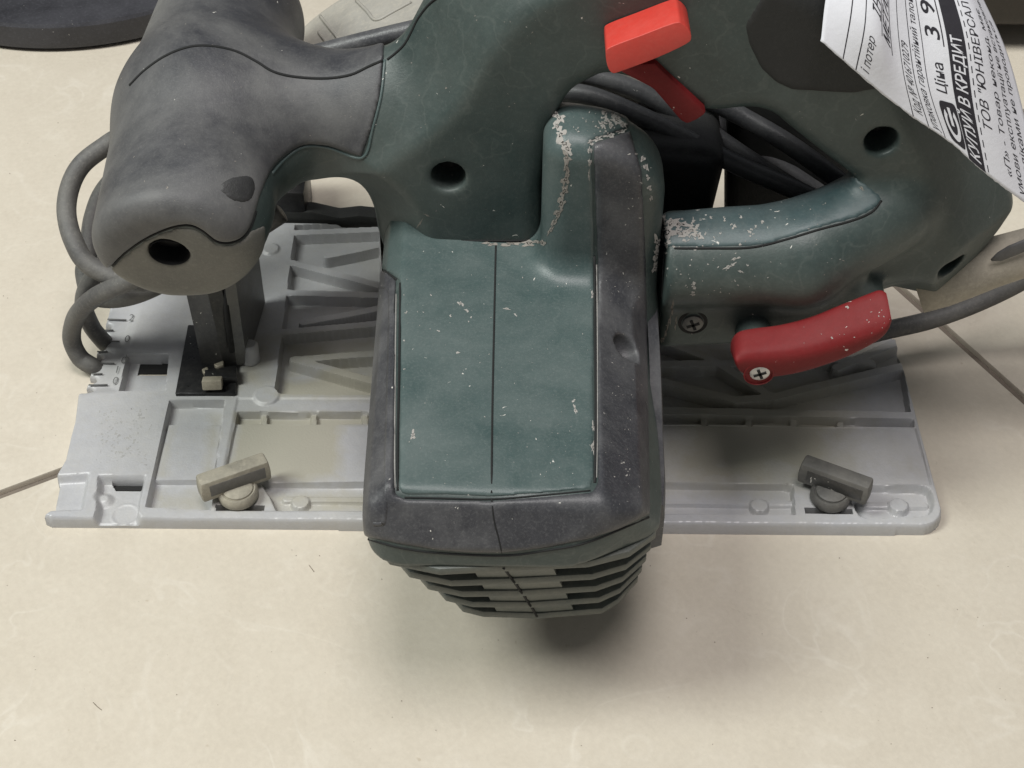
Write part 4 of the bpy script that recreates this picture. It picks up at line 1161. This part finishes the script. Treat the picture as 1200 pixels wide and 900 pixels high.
def R(t0, t1, s_, w=0.004, m='ink', name='printed_rule', lift=0.10):
    return rule(t0 * TH, t1 * TH, s_ * SW, w * SW, m, name, lift)
R(0.01, 0.55, 0.085); R(0.01, 0.55, 0.135)
text_print('і потер', 0.04, 0.24, 0.150, 0.182)
text_print('ІНСТРУМЕНТ', 0.36, 0.92, 0.165, 0.215, bold=0.12, shear=0.2)
R(0.30, 0.97, 0.222, 0.005)
text_print('МЕТАЛЕВИЙ', 0.30, 0.80, 0.235, 0.292, bold=0.16, shear=0.15)
R(0.28, 0.97, 0.303, 0.006)
R(0.01, 0.97, 0.362)
text_print('Код № 4016710279', 0.05, 0.42, 0.372, 0.408, shear=0.15)
R(0.01, 0.97, 0.420)
text_print('упаковка гарантійний талон', 0.02, 0.66, 0.432, 0.466, shear=0.15)
R(0.01, 0.97, 0.487)
text_print('Ціна', 0.25, 0.385, 0.528, 0.580, bold=0.08, shear=0.15)
text_print('3 999', 0.47, 0.80, 0.508, 0.582, bold=0.10, shear=0.2)
R(0.45, 0.97, 0.596, 0.006)
R(0.004, 0.97, 0.664, 0.096, name='printed_band')
text_print('КУПУЙ В КРЕДИТ', 0.02, 0.50, 0.634, 0.692, 'paper', bold=0.14, shear=0.2, lift=0.2)
for k in range(22):
    R(0.015 + k * 0.043, 0.040 + k * 0.043, 0.731, 0.006)
text_print('ТОВ "ЮНІВЕРСАЛ"', 0.17, 0.66, 0.752, 0.800, bold=0.04, shear=0.1)
text_print('«П» - Товар неконд. має', 0.055, 0.62, 0.838, 0.866, shear=0.1)
text_print('умови експлуатації не встановлені', 0.02, 0.70, 0.884, 0.912, shear=0.1)
text_print('недоліками не проводиться', 0.02, 0.60, 0.928, 0.956, shear=0.1)
# shop emblem: dark rounded square with an open white ring and a stem
def blob(pts, name, m, lift):
    c = np.mean(pts, axis=0); n = len(pts); vs = [tuple(c)]; fs = []
    rings = 4
    for k in range(1, rings + 1):
        for p in pts: vs.append(tuple(c + (np.asarray(p) - c) * k / rings))
    for i in range(n): fs.append((0, 1 + i, 1 + (i + 1) % n))
    for k in range(rings - 1):
        for i in range(n):
            a = 1 + k * n + i; b = 1 + k * n + (i + 1) % n
            fs.append((a, b, b + n, a + n))
    return lay(vs, fs, name, m, lift)
eu, ev = 0.125 * TH, 0.566 * SW; hu, hv = 0.095 * TH, 0.046 * SW
sq = []
for k in range(48):
    a = 2 * math.pi * k / 48; cx, sy = math.cos(a), math.sin(a)
    e = 0.35
    sq.append((eu + hu * math.copysign(abs(cx) ** e, cx), ev + hv * math.copysign(abs(sy) ** e, sy)))
blob(sq, 'emblem_square', 'ink', 0.14)
vs = []; fs = []
for k in range(41):
    a = math.radians(40 + 280 * k / 40)
    for r in (0.50, 0.80): vs.append((eu + hu * r * math.cos(a), ev + hv * r * math.sin(a)))
for k in range(40): fs.append((2 * k, 2 * k + 2, 2 * k + 3, 2 * k + 1))
lay(vs, fs, 'emblem_ring', 'paper', 0.22)
lay([(eu - hu * 0.1, ev - hv * 0.16), (eu + hu * 0.75, ev - hv * 0.16), (eu + hu * 0.75, ev + hv * 0.16), (eu - hu * 0.1, ev + hv * 0.16)], [(0, 1, 2, 3)], 'emblem_stem', 'paper', 0.22)

# ================================================================== ROUND BLACK BASE behind the saw
c = PZ(52, 62, 0); RB = 96.0
base = bm_obj('stand_base', lathe_bm([(0, 0.3), (RB - 2.5, 0.3), (RB - 1.2, 1.6), (RB - 0.2, 2.2), (RB, 4), (RB - 0.6, 12.2), (RB - 1.6, 13.6), (RB - 4, 14.0), (RB - 20, 15.4), (RB - 50, 17), (20, 18), (16, 19), (0, 19)], (c[0], c[1] + RB, 0), (0, 0, 1), 128), 'disc', None, True, 30)
tag(base, 'flat round glossy black base standing on the tiles behind the saw', 'stand base')

# ================================================================== ADDED DARK BOX standing in for the shadowed corner behind the price tag
feet = [box_bm((352 + a * 150, 720 + b * 100, 6), (8, 8, 6.2), None, 1, 1) for a in (-1, 1) for b in (-0.9, 1)]
bq = bm_obj('dark_corner_block', join_bm(box_bm((352, 720, 92), (165, 112, 80), None, 8, 4), *feet), 'brown', None, True, 30)
tag(bq, 'added dark brown box standing in for the shadowed corner behind the white price tag', 'box')

# lint and grit lying on the tiles
V = []; F = []
for a, b, c_ in (((109, 823), (114, 828), (119, 832)), ((362, 662), (365, 666), (368, 670))):
    v, f = tube_mesh(spline([PZ(*a, 0.18), PZ(*b, 0.25), PZ(*c_, 0.18)], 5, closed=False), 0.08, 5)
    F += [tuple(i + len(V) for i in q) for q in f]; V += list(v)
for k in range(90):
    p = PZ(rng.uniform(0, 1200), rng.uniform(640, 890), 0.12) if k % 3 else PZ(rng.uniform(0, 120), rng.uniform(80, 560), 0.12)
    r = rng.uniform(0.08, 0.28); n0 = len(V)
    V += [p + np.array([r, 0, 0]), p + np.array([-r * .5, r * .8, 0]), p + np.array([-r * .6, -r * .7, 0]), p + np.array([0, 0, r])]
    F += [(n0, n0 + 1, n0 + 3), (n0 + 1, n0 + 2, n0 + 3), (n0 + 2, n0, n0 + 3)]
lint = link('lint_and_grit', mesh_from(V, F), 'grit', floor)
lint['kind'] = 'stuff'
